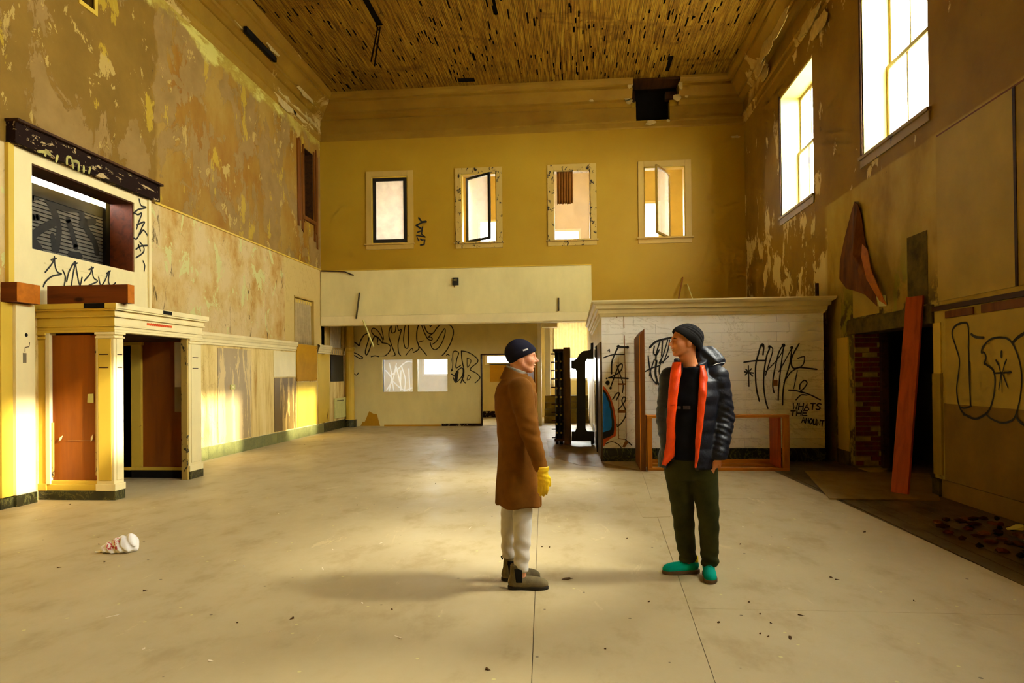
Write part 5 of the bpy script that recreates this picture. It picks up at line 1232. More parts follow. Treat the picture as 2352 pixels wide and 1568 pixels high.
def sculpt(name, xs, ys, zs, fn, mat, parent=None, smooth=1, loc=None):
    P = grid(xs, ys, zs); V, Fq = nets(xs, ys, zs, fn(P), smooth)
    me = bpy.data.meshes.new(name); me.from_pydata(V.tolist(), [], Fq.tolist()); me.update()
    me.polygons.foreach_set('use_smooth', np.ones(len(me.polygons), bool)); me.materials.append(mat)
    o = bpy.data.objects.new(name, me)
    if loc is not None: o.location = loc
    link(o, parent)
    return o
def rng(a, b, h): return np.arange(a, b+h, h)
def two_scale(a, b, f0, f1, hc, hf):
    return np.unique(np.round(np.concatenate([np.arange(a, f0, hc), np.arange(f0, f1, hf), np.arange(f1, b+hc, hc)]), 5))

def head_sdf(Q):
    """head in its own frame: +x face, +y left, origin between the ears"""
    d = ell(Q, (-.012, 0, .036), (.098, .078, .092))
    d = smin(d, ell(Q, (.040, 0, -.020), (.062, .060, .085)), .03)
    ay = np.abs(Q[1]); S = (Q[0], ay, Q[2])
    d = smin(d, cap(S, (.010, .050, -.060), (.062, .022, -.098), .020, .018), .03)      # jaw
    d = smin(d, ell(Q, (.073, 0, -.100), (.019, .024, .018)), .018)                      # chin
    d = smin(d, ell(S, (.062, .040, -.030), (.030, .026, .030)), .02)                    # cheek
    d = smin(d, cap(S, (.092, .008, .018), (.072, .046, .016), .012, .010), .015)        # brow
    d = smax(d, -ell(S, (.103, .031, -.004), (.020, .020, .013)), .012)                  # eye socket
    d = smin(d, ell(S, (.083, .031, -.004), (.012, .014, .010)), .004)                   # lid
    d = smin(d, cap(Q, (.094, 0, .006), (.1175, 0, -.029), .0075, .0125), .010)           # nose
    d = smin(d, ell(S, (.101, .012, -.036), (.012, .009, .008)), .005)                   # nostril wings
    d = smax(d, -ell(Q, (.111, 0, -.050), (.012, .03, .006)), .008)                      # under the nose
    d = smin(d, ell(Q, (.094, 0, -.059), (.013, .022, .007)), .005)                      # upper lip
    d = smin(d, ell(Q, (.090, 0, -.077), (.013, .019, .008)), .005)                      # lower lip
    d = smax(d, -ell(Q, (.112, 0, -.0678), (.020, .022, .0030)), .003)                   # mouth line
    d = smax(d, -ell(Q, (.100, 0, -.086), (.012, .02, .006)), .008)
    return smin(d, ell(S, (-.004, .076, -.018), (.022, .010, .030)), .012)
def hand(P, wrist, knuck, tips, thumb, r=0.010, palm=(.03, .018, .045)):
    d = None
    w = Vector(wrist)
    for k, tlist in zip(knuck, tips):
        c = chain(P, [k]+tlist, [r*1.05]+[r*0.98]*(len(tlist)-1)+[r*0.8]); d = c if d is None else smin(d, c, .004)
        d = smin(d, cap(P, wrist, k, r*1.7, r*1.15), .012)
    d = smin(d, chain(P, thumb, [r*1.5, r*1.2, r*0.9]), .010)
    return d

SK1 = NT('skin_fair', 0.5, 0.35); SK1.color(SK1.ramp(SK1.noise(14, 4, 0.6), [(0.3, srgb0(214, 140, 96)), (0.7, srgb0(232, 168, 126))])); SK1.bsdf.inputs['Subsurface Weight'].default_value = 0.08; SK1.bsdf.inputs['Subsurface Radius'].default_value = (.01, .004, .002)
SK2 = NT('skin_tanned', 0.5, 0.35); SK2.color(SK2.ramp(SK2.noise(14, 4, 0.6), [(0.3, srgb0(198, 120, 70)), (0.7, srgb0(216, 144, 92))])); SK2.bsdf.inputs['Subsurface Weight'].default_value = 0.08; SK2.bsdf.inputs['Subsurface Radius'].default_value = (.01, .004, .002)
M['coat'] = m_cloth('brown_wool', srgb0(114, 70, 18), 0, 0.95, 260, 0.14)
M['navy_knit'] = m_cloth('navy_knit', srgb0(30, 29, 42), 0, 0.95, 180, 0.15)
M['grey_shirt'] = m_cloth('grey_jersey', srgb0(150, 142, 122), 0, 0.9, 200, 0.1)
M['jeans'] = m_cloth('pale_grey_denim', srgb0(196, 188, 172), 0, 0.9, 240, 0.08)
M['glove'] = simple('yellow_leather', srgb0(232, 188, 20), 0.45, 0.4, var=0.1, scale=18, bump=0.3)
M['boot'] = simple('olive_suede', srgb0(112, 98, 66), 0.85, 0.15, var=0.2, scale=16, bump=0.3)
M['boot_sole'] = simple('dark_rubber_sole', srgb0(40, 34, 24), 0.7, 0.2, var=0.15, scale=20)
M['elastic'] = simple('black_elastic', srgb0(26, 24, 20), 0.9, 0.1, var=0.1, scale=60)
M['white_tag'] = simple('white_woven_tag', srgb0(236, 232, 224), 0.7, 0.2, var=0.03, scale=20, bump=0)
M['puffer'] = simple('black_navy_nylon', srgb0(15, 16, 26), 0.5, 0.4, var=0.2, scale=4, bump=0.45, dist=0.012)
M['lining'] = simple('orange_nylon', srgb0(244, 72, 8), 0.4, 0.4, var=0.12, scale=9, bump=0.3, dist=0.008)
M['sweater'] = m_cloth('black_sweater', srgb0(18, 18, 22), 0, 0.9, 220, 0.2)
M['olive'] = m_cloth('dark_olive_cloth', srgb0(56, 56, 24), 0, 0.85, 260, 0.2)
M['charcoal_knit'] = m_cloth('charcoal_knit', srgb0(32, 30, 28), 0, 0.95, 160, 0.15)
M['teal'] = m_cloth('teal_wool', srgb0(0, 160, 136), 0, 0.9, 240, 0.12)
M['sole_tan'] = simple('tan_rubber_sole', srgb0(104, 78, 50), 0.7, 0.2, var=0.15, scale=20)
M['lace'] = simple('dark_lace', srgb0(20, 84, 84), 0.8, 0.1, var=0.1, scale=40, bump=0)
M['sock'] = simple('yellow_sock', srgb0(226, 196, 10), 0.9, 0.1, var=0.08, scale=40)
M['eye'] = simple('dark_eye', srgb0(40, 26, 18), 0.3, 0.5, var=0.1, scale=40, bump=0)
M['print_grey'] = simple('faded_print', srgb0(74, 58, 52), 0.8, 0.1, var=0.3, scale=40, bump=0)

# ---- the man in the brown coat, in profile to the right
B1 = Vector((-0.40, 4.82, 0)); T1 = math.radians(14)
H1 = (0.035, 0.0, 1.617); hs1 = 0.955; hy1 = math.radians(3); hp1 = 0.0
arm1 = [(.045, -.185, 1.405), (.092, -.235, 1.15), (.182, -.235, .865)]; arm1b = [(.0, .19, 1.405), (-.03, .245, 1.13), (.04, .25, .87)]
leg1 = [(.02, -.085, .90), (.040, -.09, .52), (.024, -.09, .10)]; leg1b = [(-.03, .095, .90), (-.066, .10, .52), (-.082, .10, .10)]
def body1(P):
    d = head_sdf(local(P, H1, hy1, hs1, hp1))*hs1
    d = smin(d, cap(P, (-.01, 0, 1.42), (.012, 0, 1.56), .060, .057), .03)
    d = smin(d, loft(P, [(.86, 0, 0, .10, .16), (1.05, 0, 0, .095, .145), (1.30, -.01, 0, .115, .17), (1.44, -.01, 0, .075, .15), (1.47, -.01, 0, .05, .08)], T1), .05)
    for A in (arm1, arm1b):
        d = smin(d, chain(P, A, [.05, .04, .028]), .03)
        w = A[2]; d = smin(d, cap(P, w, (w[0]+.01, w[1], w[2]-.11), .026, .02), .02)
    for L in (leg1, leg1b):
        d = smin(d, chain(P, L, [.085, .052, .036]), .03); a = L[2]
        d = smin(d, cap(P, (a[0]-.01, a[1], .05), (a[0]+.12, a[1], .035), .03, .022), .02)
    return d
xs = two_scale(-.28, .34, -.10, .17, .014, .004); ys = two_scale(-.32, .33, -.10, .10, .014, .004); zs = two_scale(-.02, 1.78, 1.42, 1.78, .016, .004)
man1 = sculpt('person', xs, ys, zs, body1, SK1.m, None, 1, B1)
tag(man1, 'person in a knee-length brown coat, navy knit cap and yellow gloves, facing right', 'person')
for s in (-1, 1):
    o = MB().lathe([(0.0, -.0062), (.0045, -.0044), (.0062, 0), (.0045, .0044), (0.0, .0062)], (H1[0]+.0885*hs1, s*.031*hs1+.004, H1[2]-.003), 'z', 10).build('eye', M['eye'], man1, smooth=True)
def hat_plane(Q, f, b):
    """signed height above the line from point b (back) to f (front) in the head frame"""
    dx, dz = f[0]-b[0], f[1]-b[1]; L = math.hypot(dx, dz); return ((Q[2]-b[1])*dx-(Q[0]-b[0])*dz)/L
def hat1(P):
    Q = local(P, H1, hy1, hs1, hp1)
    base = smin(ell(Q, (-.014, 0, .034), (.112, .091, .102)), ell(Q, (.030, 0, .006), (.092, .076, .080)), .03)
    h = hat_plane(Q, (.116, .047), (-.088, -.058))
    base = base-np.where((h > 0) & (h < .052), .003, 0).astype(F4)
    base = base+.0010*np.cos(np.arctan2(Q[1], Q[0]+.01)*46).astype(F4)
    d = smax(base, -h, .006)
    return smax(d, -(base+.010), .002)*hs1
sculpt('knit_cap', rng(-.11, .18, .0045), rng(-.12, .12, .0045), rng(1.52, 1.78, .0045), hat1, M['navy_knit'], man1, 1)
MB().beam((.054, -.0915, 1.660), (.088, -.0835, 1.671), 0.003, 0.011, (0, 0, 1)).build('cap_tag', M['white_tag'], man1)
def prof_ax(A, b, th): return math.sqrt(max(A*A-(b*math.sin(th))**2, 1e-4))/math.cos(th)
ctab = [(z, (f+b)/2, 0, prof_ax((f-b)/2, w, T1), w) for z, b, f, w in ((.572, -.162, .172, .215), (.66, -.158, .170, .212), (.875, -.143, .150, .195), (1.0, -.139, .142, .190), (1.18, -.154, .150, .200), (1.34, -.166, .146, .205), (1.42, -.140, .118, .185), (1.47, -.098, .085, .125), (1.50, -.085, .080, .09))]
def coat(P):
    d = loft(P, ctab, T1, .008)
    A = chain(P, [(arm1[0][0]-.005, arm1[0][1]+.005, arm1[0][2]-.01), arm1[1], (.180, -.235, .850)], [.083, .070, .046])
    wr = .0035*np.sin(P[2]*95+P[0]*40)*np.exp(-((P[2]-1.12)/.12)**2)+.003*np.sin(P[2]*70-P[1]*50)*np.exp(-((P[2]-.93)/.07)**2)
    A = smax(A+wr.astype(F4), .842-P[2]+.28*(P[0]-.18), .006)
    d = smin(d, A, .022)
    Bm = chain(P, [arm1b[0], arm1b[1], (.04, .25, .86)], [.082, .07, .047]); Bm = smax(Bm, .85-P[2], .006); d = smin(d, Bm, .03)
    # soft vertical folds of the skirt, back vent, pocket-side crease
    ang = np.arctan2(P[1], P[0]); lo = np.clip((1.0-P[2])/.4, 0, 1)
    d = d+(.006*np.sin(ang*5+1.2)*lo).astype(F4)
    d = smax(d, -np.maximum(np.abs(P[1]+.035-.05*(.9-P[2]))-.006-.014*np.clip((.85-P[2])/.3, 0, 1), np.maximum(P[0]+.105, P[2]-.88)), .008)
    d = smax(d, -np.maximum(np.abs(P[1]+.10)-.003, np.maximum(.10-P[0], P[2]-1.3)), .006)
    d = d+(.003*np.sin(P[2]*38+P[0]*30)*np.exp(-((P[2]-1.2)/.25)**2)).astype(F4)
    # turned-down collar
    t = np.clip((P[0]+.08)/.17, 0, 1); top = 1.552-.075*t
    q = np.sqrt(((P[0]+.004)/(.084+.42*np.clip(1.515-P[2], -.02, .10)))**2+(P[1]/(.086+.5*np.clip(1.515-P[2], -.02, .10)))**2)
    c = np.maximum((np.abs(q-1)*.086-.010), np.maximum(P[2]-top, (top-.088)-P[2]))
    d = smin(d, c.astype(F4), .006)
    return d
sculpt('coat', rng(-.24, .30, .0075), rng(-.34, .35, .0075), rng(.55, 1.58, .0075), coat, M['coat'], man1, 1)
def scollar(P):
    t = np.clip((P[0]+.08)/.17, 0, 1); top = 1.566-.062*t
    q = np.sqrt(((P[0]-.002)/.070)**2+(P[1]/.070)**2)
    return np.maximum(np.abs(q-1)*.070-.006, np.maximum(P[2]-top, 1.40-P[2])).astype(F4)
sculpt('shirt_collar', rng(-.10, .11, .006), rng(-.10, .10, .006), rng(1.38, 1.59, .006), scollar, M['grey_shirt'], man1, 1)
def trous1(P):
    a = chain(P, [(.02, -.085, .86), (.038, -.09, .56), (.036, -.09, .40), (.026, -.09, .145)], [.10, .070, .064, .050])
    b = chain(P, [(-.03, .09, .86), (-.062, .10, .56), (-.072, .10, .40), (-.080, .10, .145)], [.10, .070, .064, .050])
    w = lambda ph: .0045*np.sin(P[2]*62+P[0]*45+ph)*np.exp(-((P[2]-.24)/.13)**2)+.003*np.sin(P[2]*80-P[0]*60+ph)*np.exp(-((P[2]-.50)/.07)**2)
    a = smax(a+w(0).astype(F4), .118-P[2], .006); b = smax(b+w(1.7).astype(F4), .165-P[2], .006)
    return np.minimum(a, b)
sculpt('trousers', rng(-.2, .16, .0075), rng(-.22, .24, .0075), rng(.10, .80, .0075), trous1, M['jeans'], man1, 1)
def boot(cx, cy, yaw=0.0, L=0.275):
    o = (cx, cy, 0)
    def f(P):
        Q = local(P, o, yaw)
        d = chain(Q, [(0, 0, .165), (-.005, 0, .09), (-.010, 0, .055)], [.047, .048, .046])
        d = smin(d, ell(Q, (.085, 0, .040), (.118, .046, .050)), .03)
        d = smin(d, ell(Q, (.155, 0, .035), (.062, .045, .036)), .02)
        d = smin(d, ell(Q, (-.022, 0, .045), (.042, .038, .045)), .02)
        d = smax(d, Q[2]-.172, .006)
        return smax(d, .020-Q[2], .004)
    def s(P):
        Q = local(P, o, yaw)
        e = smin(np.sqrt(((Q[0]-.125)/.094)**2+(Q[1]/.049)**2)-1, np.sqrt(((Q[0]+.012)/.055)**2+(Q[1]/.042)**2)-1, .25)*.045
        wst = np.maximum(np.maximum(np.abs(Q[0]-.06)-.09, np.abs(Q[1])-.032), -1)
        return smax(smin(e, wst, .02), np.abs(Q[2]-.0135)-.0130, .004)
    return f, s
for (cx, cy, yw, lab) in ((-.004, -.09, 0.02, 'near'), (-.070, .10, 0.10, 'far')):
    f, s = boot(cx, cy, yw)
    gx = (rng(cx-.10, cx+.25, .006), rng(cy-.08, cy+.08, .006))
    bo = sculpt('boot', *gx, rng(-.004, .19, .006), f, M['boot'], man1, 1)
    sculpt('boot_sole', *gx, rng(-.006, .04, .0045), s, M['boot_sole'], bo, 0)
    MB().hexa([(cx-.004, cy-.0515, .055), (cx+.040, cy-.0515, .055), (cx+.040, cy-.03, .055), (cx-.004, cy-.03, .055), (cx-.016, cy-.0515, .15), (cx+.040, cy-.0515, .15), (cx+.040, cy-.03, .15), (cx-.016, cy-.03, .15)]).build('elastic_panel', M['elastic'], bo, bevel=0.004)
    MB().tube([(cx-.055, cy, .15), (cx-.064, cy, .172), (cx-.055, cy, .185), (cx-.045, cy, .165)], 0.006, 6).build('pull_tab', M['elastic'], bo, smooth=True)
def glove1(P):
    w = (.186, -.238, .835); kn = [(.168, -.240, .765), (.184, -.243, .757), (.201, -.243, .757), (.218, -.240, .765)]
    tips = [[(.162, -.236, .725), (.160, -.226, .695)], [(.178, -.240, .712), (.172, -.228, .676)], [(.198, -.240, .710), (.192, -.228, .674)], [(.218, -.238, .718), (.212, -.226, .686)]]
    d = hand(P, w, kn, tips, [(.205, -.228, .815), (.233, -.222, .782), (.236, -.222, .742)], .0112)
    d = smin(d, cap(P, (.184, -.236, .875), (.190, -.238, .80), .037, .034), .02)
    d = d+(.0018*np.sin(P[2]*190+P[0]*70)*np.exp(-((P[2]-.81)/.03)**2)).astype(F4)
    q = np.sqrt((P[0]-.184)**2+(P[1]+.236)**2)-.041-.12*np.clip(P[2]-.845, 0, .03)
    c = smax(np.abs(q)-.005, np.abs(P[2]-.856)-.016, .004)
    return smin(d, c, .004)
sculpt('glove', rng(.10, .27, .0042), rng(-.31, -.17, .0042), rng(.655, .90, .0042), glove1, M['glove'], man1, 1)
def glove1b(P):
    Q = (P[0]+.14, -P[1]+.012, P[2]+.008); return glove1(Q)
sculpt('glove', rng(-.04, .13, .007), rng(.18, .32, .007), rng(.645, .89, .007), glove1b, M['glove'], man1, 1)

# ---- the man in the open black jacket, turned to the left
B2 = Vector((0.88, 5.07, 0)); T2 = math.radians(-22)
H2 = (-.064, -.03, 1.722); hs2 = 0.955; hy2 = math.pi+math.radians(13); hp2 = 0.05
armL = [(.165, .01, 1.455), (.208, .035, 1.16), (.150, -.075, .885)]; armR = [(-.165, .02, 1.455), (-.195, .06, 1.16), (-.175, -.03, .90)]
def body2(P):
    d = head_sdf(local(P, H2, hy2, hs2, hp2))*hs2
    d = smin(d, chain(P, [(-.01, .02, 1.47), (-.045, -.02, 1.60), (-.045, -.02, 1.68)], [.066, .058, .056]), .03)
    d = smin(d, loft(P, [(.84, -.03, 0, .15, .10), (1.05, -.03, 0, .14, .095), (1.32, -.03, 0, .17, .11), (1.46, -.02, .01, .16, .075), (1.52, -.02, .01, .07, .055)], T2), .05)
    d = smin(d, chain(P, armL, [.05, .042, .029]), .03); d = smin(d, chain(P, armR, [.05, .042, .029]), .03)
    kn = [(.128, -.098, .838), (.118, -.090, .832), (.106, -.082, .830), (.096, -.074, .832)]
    tip = [[(.112, -.098, .79), (.104, -.094, .755)], [(.102, -.090, .785), (.094, -.086, .748)], [(.092, -.082, .785), (.084, -.078, .75)], [(.084, -.074, .79), (.078, -.070, .758)]]
    d = smin(d, hand(P, (.142, -.088, .872), kn, tip, [(.150, -.098, .865), (.160, -.100, .835), (.152, -.098, .808)], .0105), .012)
    d = smin(d, cap(P, (-.175, -.03, .90), (-.13, -.01, .80), .028, .022), .02)
    for L in ([(-.09, .03, .88), (-.075, .085, .46), (-.04, .10, .09)], [(.06, -.01, .88), (.088, -.03, .46), (.10, .045, .09)]): d = smin(d, chain(P, L, [.085, .055, .038]), .03)
    d = smin(d, cap(P, (-.04, .10, .05), (-.17, .08, .035), .03, .024), .02); d = smin(d, cap(P, (.10, .045, .05), (.085, -.08, .035), .03, .024), .02)
    return d
xs = two_scale(-.30, .30, -.19, .06, .014, .004); ys = two_scale(-.16, .20, -.12, .07, .014, .004); zs = two_scale(-.02, 1.88, 1.48, 1.87, .016, .004)
man2 = sculpt('person', xs, ys, zs, body2, SK2.m, None, 1, B2)
tag(man2, 'person in an open black puffer jacket with orange lining and teal shoes, head turned left', 'person')
for s in (-1, 1):
    u, v = .0885*hs2, s*.031*hs2; c, n = math.cos(hy2), math.sin(hy2)
    MB().lathe([(0.0, -.0062), (.0045, -.0044), (.0062, 0), (.0045, .0044), (0.0, .0062)], (H2[0]+u*c-v*n, H2[1]+u*n+v*c, H2[2]-.003+.003), 'z', 10).build('eye', M['eye'], man2, smooth=True)
def hat2(P):
    Q = local(P, H2, hy2, hs2, hp2)
    base = smin(ell(Q, (-.016, 0, .034), (.112, .091, .102)), ell(Q, (-.052, 0, .030), (.090, .082, .080)), .03)
    base = smin(base, ell(Q, (-.070, 0, -.030), (.060, .072, .060)), .03)
    base = smin(base, ell(Q, (.028, 0, .020), (.085, .076, .080)), .03)
    h = hat_plane(Q, (.088, .064), (-.118, -.086))
    band = np.clip((h-.050)/.004, 0, 1)
    a = np.arctan2(Q[1], (Q[2]-.03)*.75-(Q[0]+.02)*.6)
    base = base+(.0022*band*np.cos(a*26)-.0035*(1-band)).astype(F4)
    d = smax(base, -h, .006)
    return smax(d, -(base+.011), .002)*hs2
sculpt('beanie', rng(-.19, .11, .0042), rng(-.15, .10, .0042), rng(1.60, 1.88, .0042), hat2, M['charcoal_knit'], man2, 1)
def sweater(P):
    d = loft(P, [(.865, -.06, -.005, .165, .120), (1.05, -.055, 0, .158, .115), (1.30, -.045, 0, .178, .125), (1.42, -.035, .005, .160, .105), (1.48, -.025, .005, .125, .105), (1.535, -.030, .0, .098, .092)], T2, .008)
    d = d+(.003*np.sin(P[2]*44+P[0]*22)).astype(F4)
    neck = np.sqrt((P[0]+.038)**2+(P[1]+.010)**2)-.068
    d = smax(d, -np.maximum(neck, 1.508-P[2]), .005)
    return d
sw = sculpt('sweater', rng(-.26, .16, .008), rng(-.16, .16, .008), rng(.85, 1.57, .008), sweater, M['sweater'], man2, 1)
# jacket: puffy shell, open at the front between zl(z) and zr(z)
zl_t = [(.80, -.205), (.90, -.200), (1.03, -.190), (1.16, -.188), (1.35, -.160), (1.50, -.125), (1.60, -.10)]
zr_t = [(.80, -.028), (.87, -.020), (1.0, .000), (1.16, .012), (1.35, .030), (1.47, .035), (1.60, .03)]
def jacket(P):
    o = loft(P, [(.80, -.065, .005, .205, .150), (.86, -.062, .005, .205, .152), (1.0, -.05, .005, .190, .148), (1.16, -.04, .005, .196, .150), (1.32, -.03, .01, .210, .150), (1.43, -.02, .015, .190, .130), (1.50, -.02, .02, .120, .100), (1.56, -.025, .015, .095, .092)], T2, .012)
    quilt = .0045*np.abs(np.sin(P[2]*math.pi/.105))
    o = o-(quilt-.003).astype(F4)
    inner = loft(P, [(.70, -.06, -.005, .172, .126), (1.05, -.055, 0, .166, .122), (1.30, -.045, 0, .182, .130), (1.42, -.035, .005, .164, .108), (1.50, -.03, .01, .100, .082), (1.62, -.03, .0, .075, .078)], T2, .005)
    d = smax(o, -inner, .008)
    xl = np.interp(P[2], *zip(*zl_t)).astype(F4); xr = np.interp(P[2], *zip(*zr_t)).astype(F4)
    d = smax(d, -np.maximum(np.maximum(xl-P[0], P[0]-xr), P[1]+.005), .012)
    for A, r in ((armL, (.090, .088, .066)), (armR, (.080, .074, .060))):
        s = np.clip((1.46-P[2])/.6, 0, 1)
        a = chain(P, [A[0], A[1], A[2]], list(r))
        pf = .006*np.abs(np.sin(P[2]*math.pi/.082+P[0]*3))+.0030*np.sin(P[2]*130+P[0]*60+P[1]*40)*np.exp(-((P[2]-1.12)/.22)**2)
        a = a-pf.astype(F4)+.003
        a = smax(a, .868-P[2] if A is armL else .86-P[2], .012)
        d = smin(d, a, .016)
    # collar and hood bunched behind the neck
    q = np.sqrt(((P[0]+.022)/.098)**2+((P[1]-.012)/.090)**2)
    c = np.maximum(np.abs(q-1)*.09-.018, np.maximum(P[2]-1.585+.35*np.clip(-P[1], -.05, .2), 1.44-P[2]))
    c = np.maximum(c, -np.maximum(np.maximum(-.085-P[0], P[0]-.02), P[1]+.01))
    d = smin(d, c.astype(F4), .02)
    hd = smin(ell(P, (.100, .085, 1.600), (.115, .085, .092)), ell(P, (.165, .055, 1.572), (.072, .065, .050)), .04)
    hd = smin(hd, ell(P, (.045, .095, 1.62), (.09, .065, .075)), .03)
    hd = hd+(.004*np.sin(P[0]*70+P[2]*60)).astype(F4)
    hd = smax(hd, -ell(P, (-.045, -.02, 1.66), (.098, .095, .12)), .01)
    return smin(d, hd, .016)
jk = sculpt('jacket', rng(-.32, .34, .0072), rng(-.20, .22, .0072), rng(.78, 1.74, .0072), jacket, M['puffer'], man2, 1)
def strip(tabs, nm):
    """lining turned outward along a jacket edge: rows z, inner x, outer x, inner y, outer y"""
    V = []; F = []; m_ = 5; T = sorted(tabs); Z = np.linspace(T[0][0], T[-1][0], 34); C = np.array(T)
    for i, z in enumerate(Z):
        xi, xo, yi, yo = (np.interp(z, C[:, 0], C[:, k]) for k in range(1, 5))
        for j in range(m_+1):
            t = j/m_; bul = .012*math.sin(math.pi*t)+.004*math.sin(z*55+t*3)
            V.append((xi+(xo-xi)*t, yi+(yo-yi)*t-bul, z))
    for i in range(33):
        for j in range(m_):
            q_ = i*(m_+1)+j; F.append((q_, q_+1, q_+m_+2, q_+m_+1))
    o = mesh_obj(nm, V, F, M['lining'], jk, True); s = o.modifiers.new('thickness', 'SOLIDIFY'); s.thickness = 0.012; return o
strip([(.835, -.235, -.250, -.125, -.135), (.90, -.172, -.238, -.130, -.135), (1.02, -.166, -.216, -.136, -.138), (1.16, -.166, -.212, -.140, -.142), (1.35, -.140, -.196, -.135, -.125), (1.48, -.112, -.176, -.105, -.085), (1.565, -.098, -.150, -.060, -.035)], 'lining_facing')
strip([(.82, -.030, -.018, -.156, -.165), (.90, -.026, .000, -.160, -.168), (1.02, -.022, .018, -.158, -.166), (1.16, -.010, .036, -.156, -.164), (1.35, .006, .064, -.146, -.150), (1.46, .018, .080, -.118, -.108), (1.545, .030, .066, -.085, -.068)], 'lining_facing')
g = Strokes((-.37, -.93, 0), 0.0)
MB().box(-.150, -.118, -.1385, -.134, 1.235, 1.255).build('chest_print', M['print_grey'], sw); MB().box(-.100, -.050, -.137, -.130, 1.233, 1.256).build('chest_print', M['print_grey'], sw)
MB().tube([(.13, -.052, 1.545), (.16, -.030, 1.556), (.20, -.005, 1.562), (.226, .02, 1.563)], 0.0022, 6).build('hood_cord', M['white_tag'], jk, smooth=True)
MB().tube([(.285, .03, 1.17), (.297, .03, 1.16), (.297, .03, 1.145), (.287, .03, 1.137)], 0.004, 6).build('zip_pull', M['elastic'], jk)
def trous2(P):
    d = loft(P, [(.72, -.03, .01, .165, .120), (.85, -.035, .0, .165, .122), (.98, -.04, .0, .150, .110)], T2, .01)
    a = chain(P, [(-.105, .03, .78), (-.078, .075, .46), (-.060, .10, .26), (-.040, .105, .10)], [.112, .080, .072, .062])
    b = chain(P, [(.055, -.01, .78), (.088, -.025, .46), (.098, .01, .26), (.104, .03, .10)], [.108, .076, .068, .062])
    w = lambda ph: .006*np.sin(P[2]*85+P[0]*35+ph)*np.exp(-((P[2]-.12)/.07)**2)+.0035*np.sin(P[2]*48-P[0]*50+ph)*np.exp(-((P[2]-.42)/.16)**2)
    a = smax(a+w(0).astype(F4), .085-P[2], .01); b = smax(b+w(2).astype(F4), .075-P[2], .01)
    l = np.minimum(a, b)
    l = np.where(P[2] > .60, smin(a, b, .03), l).astype(F4)
    d = smin(d, l, .03)
    return smax(d, -cap(P, (.155, -.10, .90), (.115, -.105, .805), .038, .024), .006)
sculpt('trousers', rng(-.26, .20, .0078), rng(-.16, .20, .0078), rng(.05, 1.0, .0078), trous2, M['olive'], man2, 1)
def shoe(cx, cy, yaw):
    o = (cx, cy, 0)
    def f(P):
        Q = local(P, o, yaw)
        d = ell(Q, (.10, 0, .040), (.112, .046, .046)); d = smin(d, ell(Q, (-.010, 0, .055), (.048, .040, .052)), .03)
        d = smin(d, cap(Q, (-.005, 0, .075), (.055, 0, .060), .040, .036), .02); d = smin(d, ell(Q, (.165, 0, .034), (.052, .042, .032)), .02)
        d = smax(d, -cap(Q, (-.012, 0, .085), (-.012, 0, .16), .030, .036), .008); d = smax(d, Q[2]-.105, .006)
        return smax(d, .024-Q[2], .004)
    def s(P):
        Q = local(P, o, yaw)
        e = smin(np.sqrt(((Q[0]-.125)/.098)**2+(Q[1]/.050)**2)-1, np.sqrt(((Q[0]+.010)/.056)**2+(Q[1]/.044)**2)-1, .3)*.046
        w = np.maximum(np.abs(Q[0]-.06)-.09, np.abs(Q[1])-.038)
        return smax(smin(e, w, .02), np.abs(Q[2]-.0150)-.0148, .005)
    return f, s
for (cx, cy, yw) in ((-.018, .108, math.pi+.20), (.098, .045, math.radians(-97))):
    f, s = shoe(cx, cy, yw); c, n = math.cos(yw), math.sin(yw)
    tx, ty = cx+.22*c, cy+.22*n
    gx = (rng(min(cx-.08, tx-.07), max(cx+.08, tx+.07), .006), rng(min(cy-.08, ty-.07), max(cy+.08, ty+.07), .006))
    so = sculpt('shoe', *gx, rng(-.004, .12, .005), f, M['teal'], man2, 1)
    sculpt('shoe_sole', *gx, rng(-.006, .04, .0045), s, M['sole_tan'], so, 0)
    for k in range(5):
        u = .062+k*.019; z = .098-k*.0075; hw = .020-.001*k
        pts = [(cx+(u+.006*t)*c-hw*t*n, cy+(u+.006*t)*n+hw*t*c, z-.006*abs(t)) for t in (-1, -.5, 0, .5, 1)]
        MB().tube(pts, 0.0026, 6).build('lace', M['lace'], so, smooth=True)
    MB().tube([(cx-.012*c, cy-.012*n, .07), (cx-.014*c, cy-.014*n, .125)], .040, 14).build('sock', M['sock'], man2, smooth=True)
# eyebrows
def brow(head, hs, yaw, par, mat):
    c, n = math.cos(yaw), math.sin(yaw)
    for s in (-1, 1):
        pts = []
        for u, v, z in ((.100, .014, .018), (.096, .028, .023), (.084, .045, .019)):
            u, v = u*hs, s*v*hs; pts.append((head[0]+u*c-v*n, head[1]+u*n+v*c, head[2]+z*hs))
        MB().tube(pts, [.0030, .0034, .0020], 6).build('eyebrow', mat, par, smooth=True)
M['hair_grey'] = simple('greyish_hair', srgb0(120, 92, 70), 0.8, 0.2, var=0.2, scale=60); M['hair_dark'] = simple('dark_brown_hair', srgb0(54, 32, 18), 0.8, 0.2, var=0.2, scale=60)
brow(H1, hs1, hy1, man1, M['hair_grey']); brow(H2, hs2, hy2, man2, M['hair_dark'])
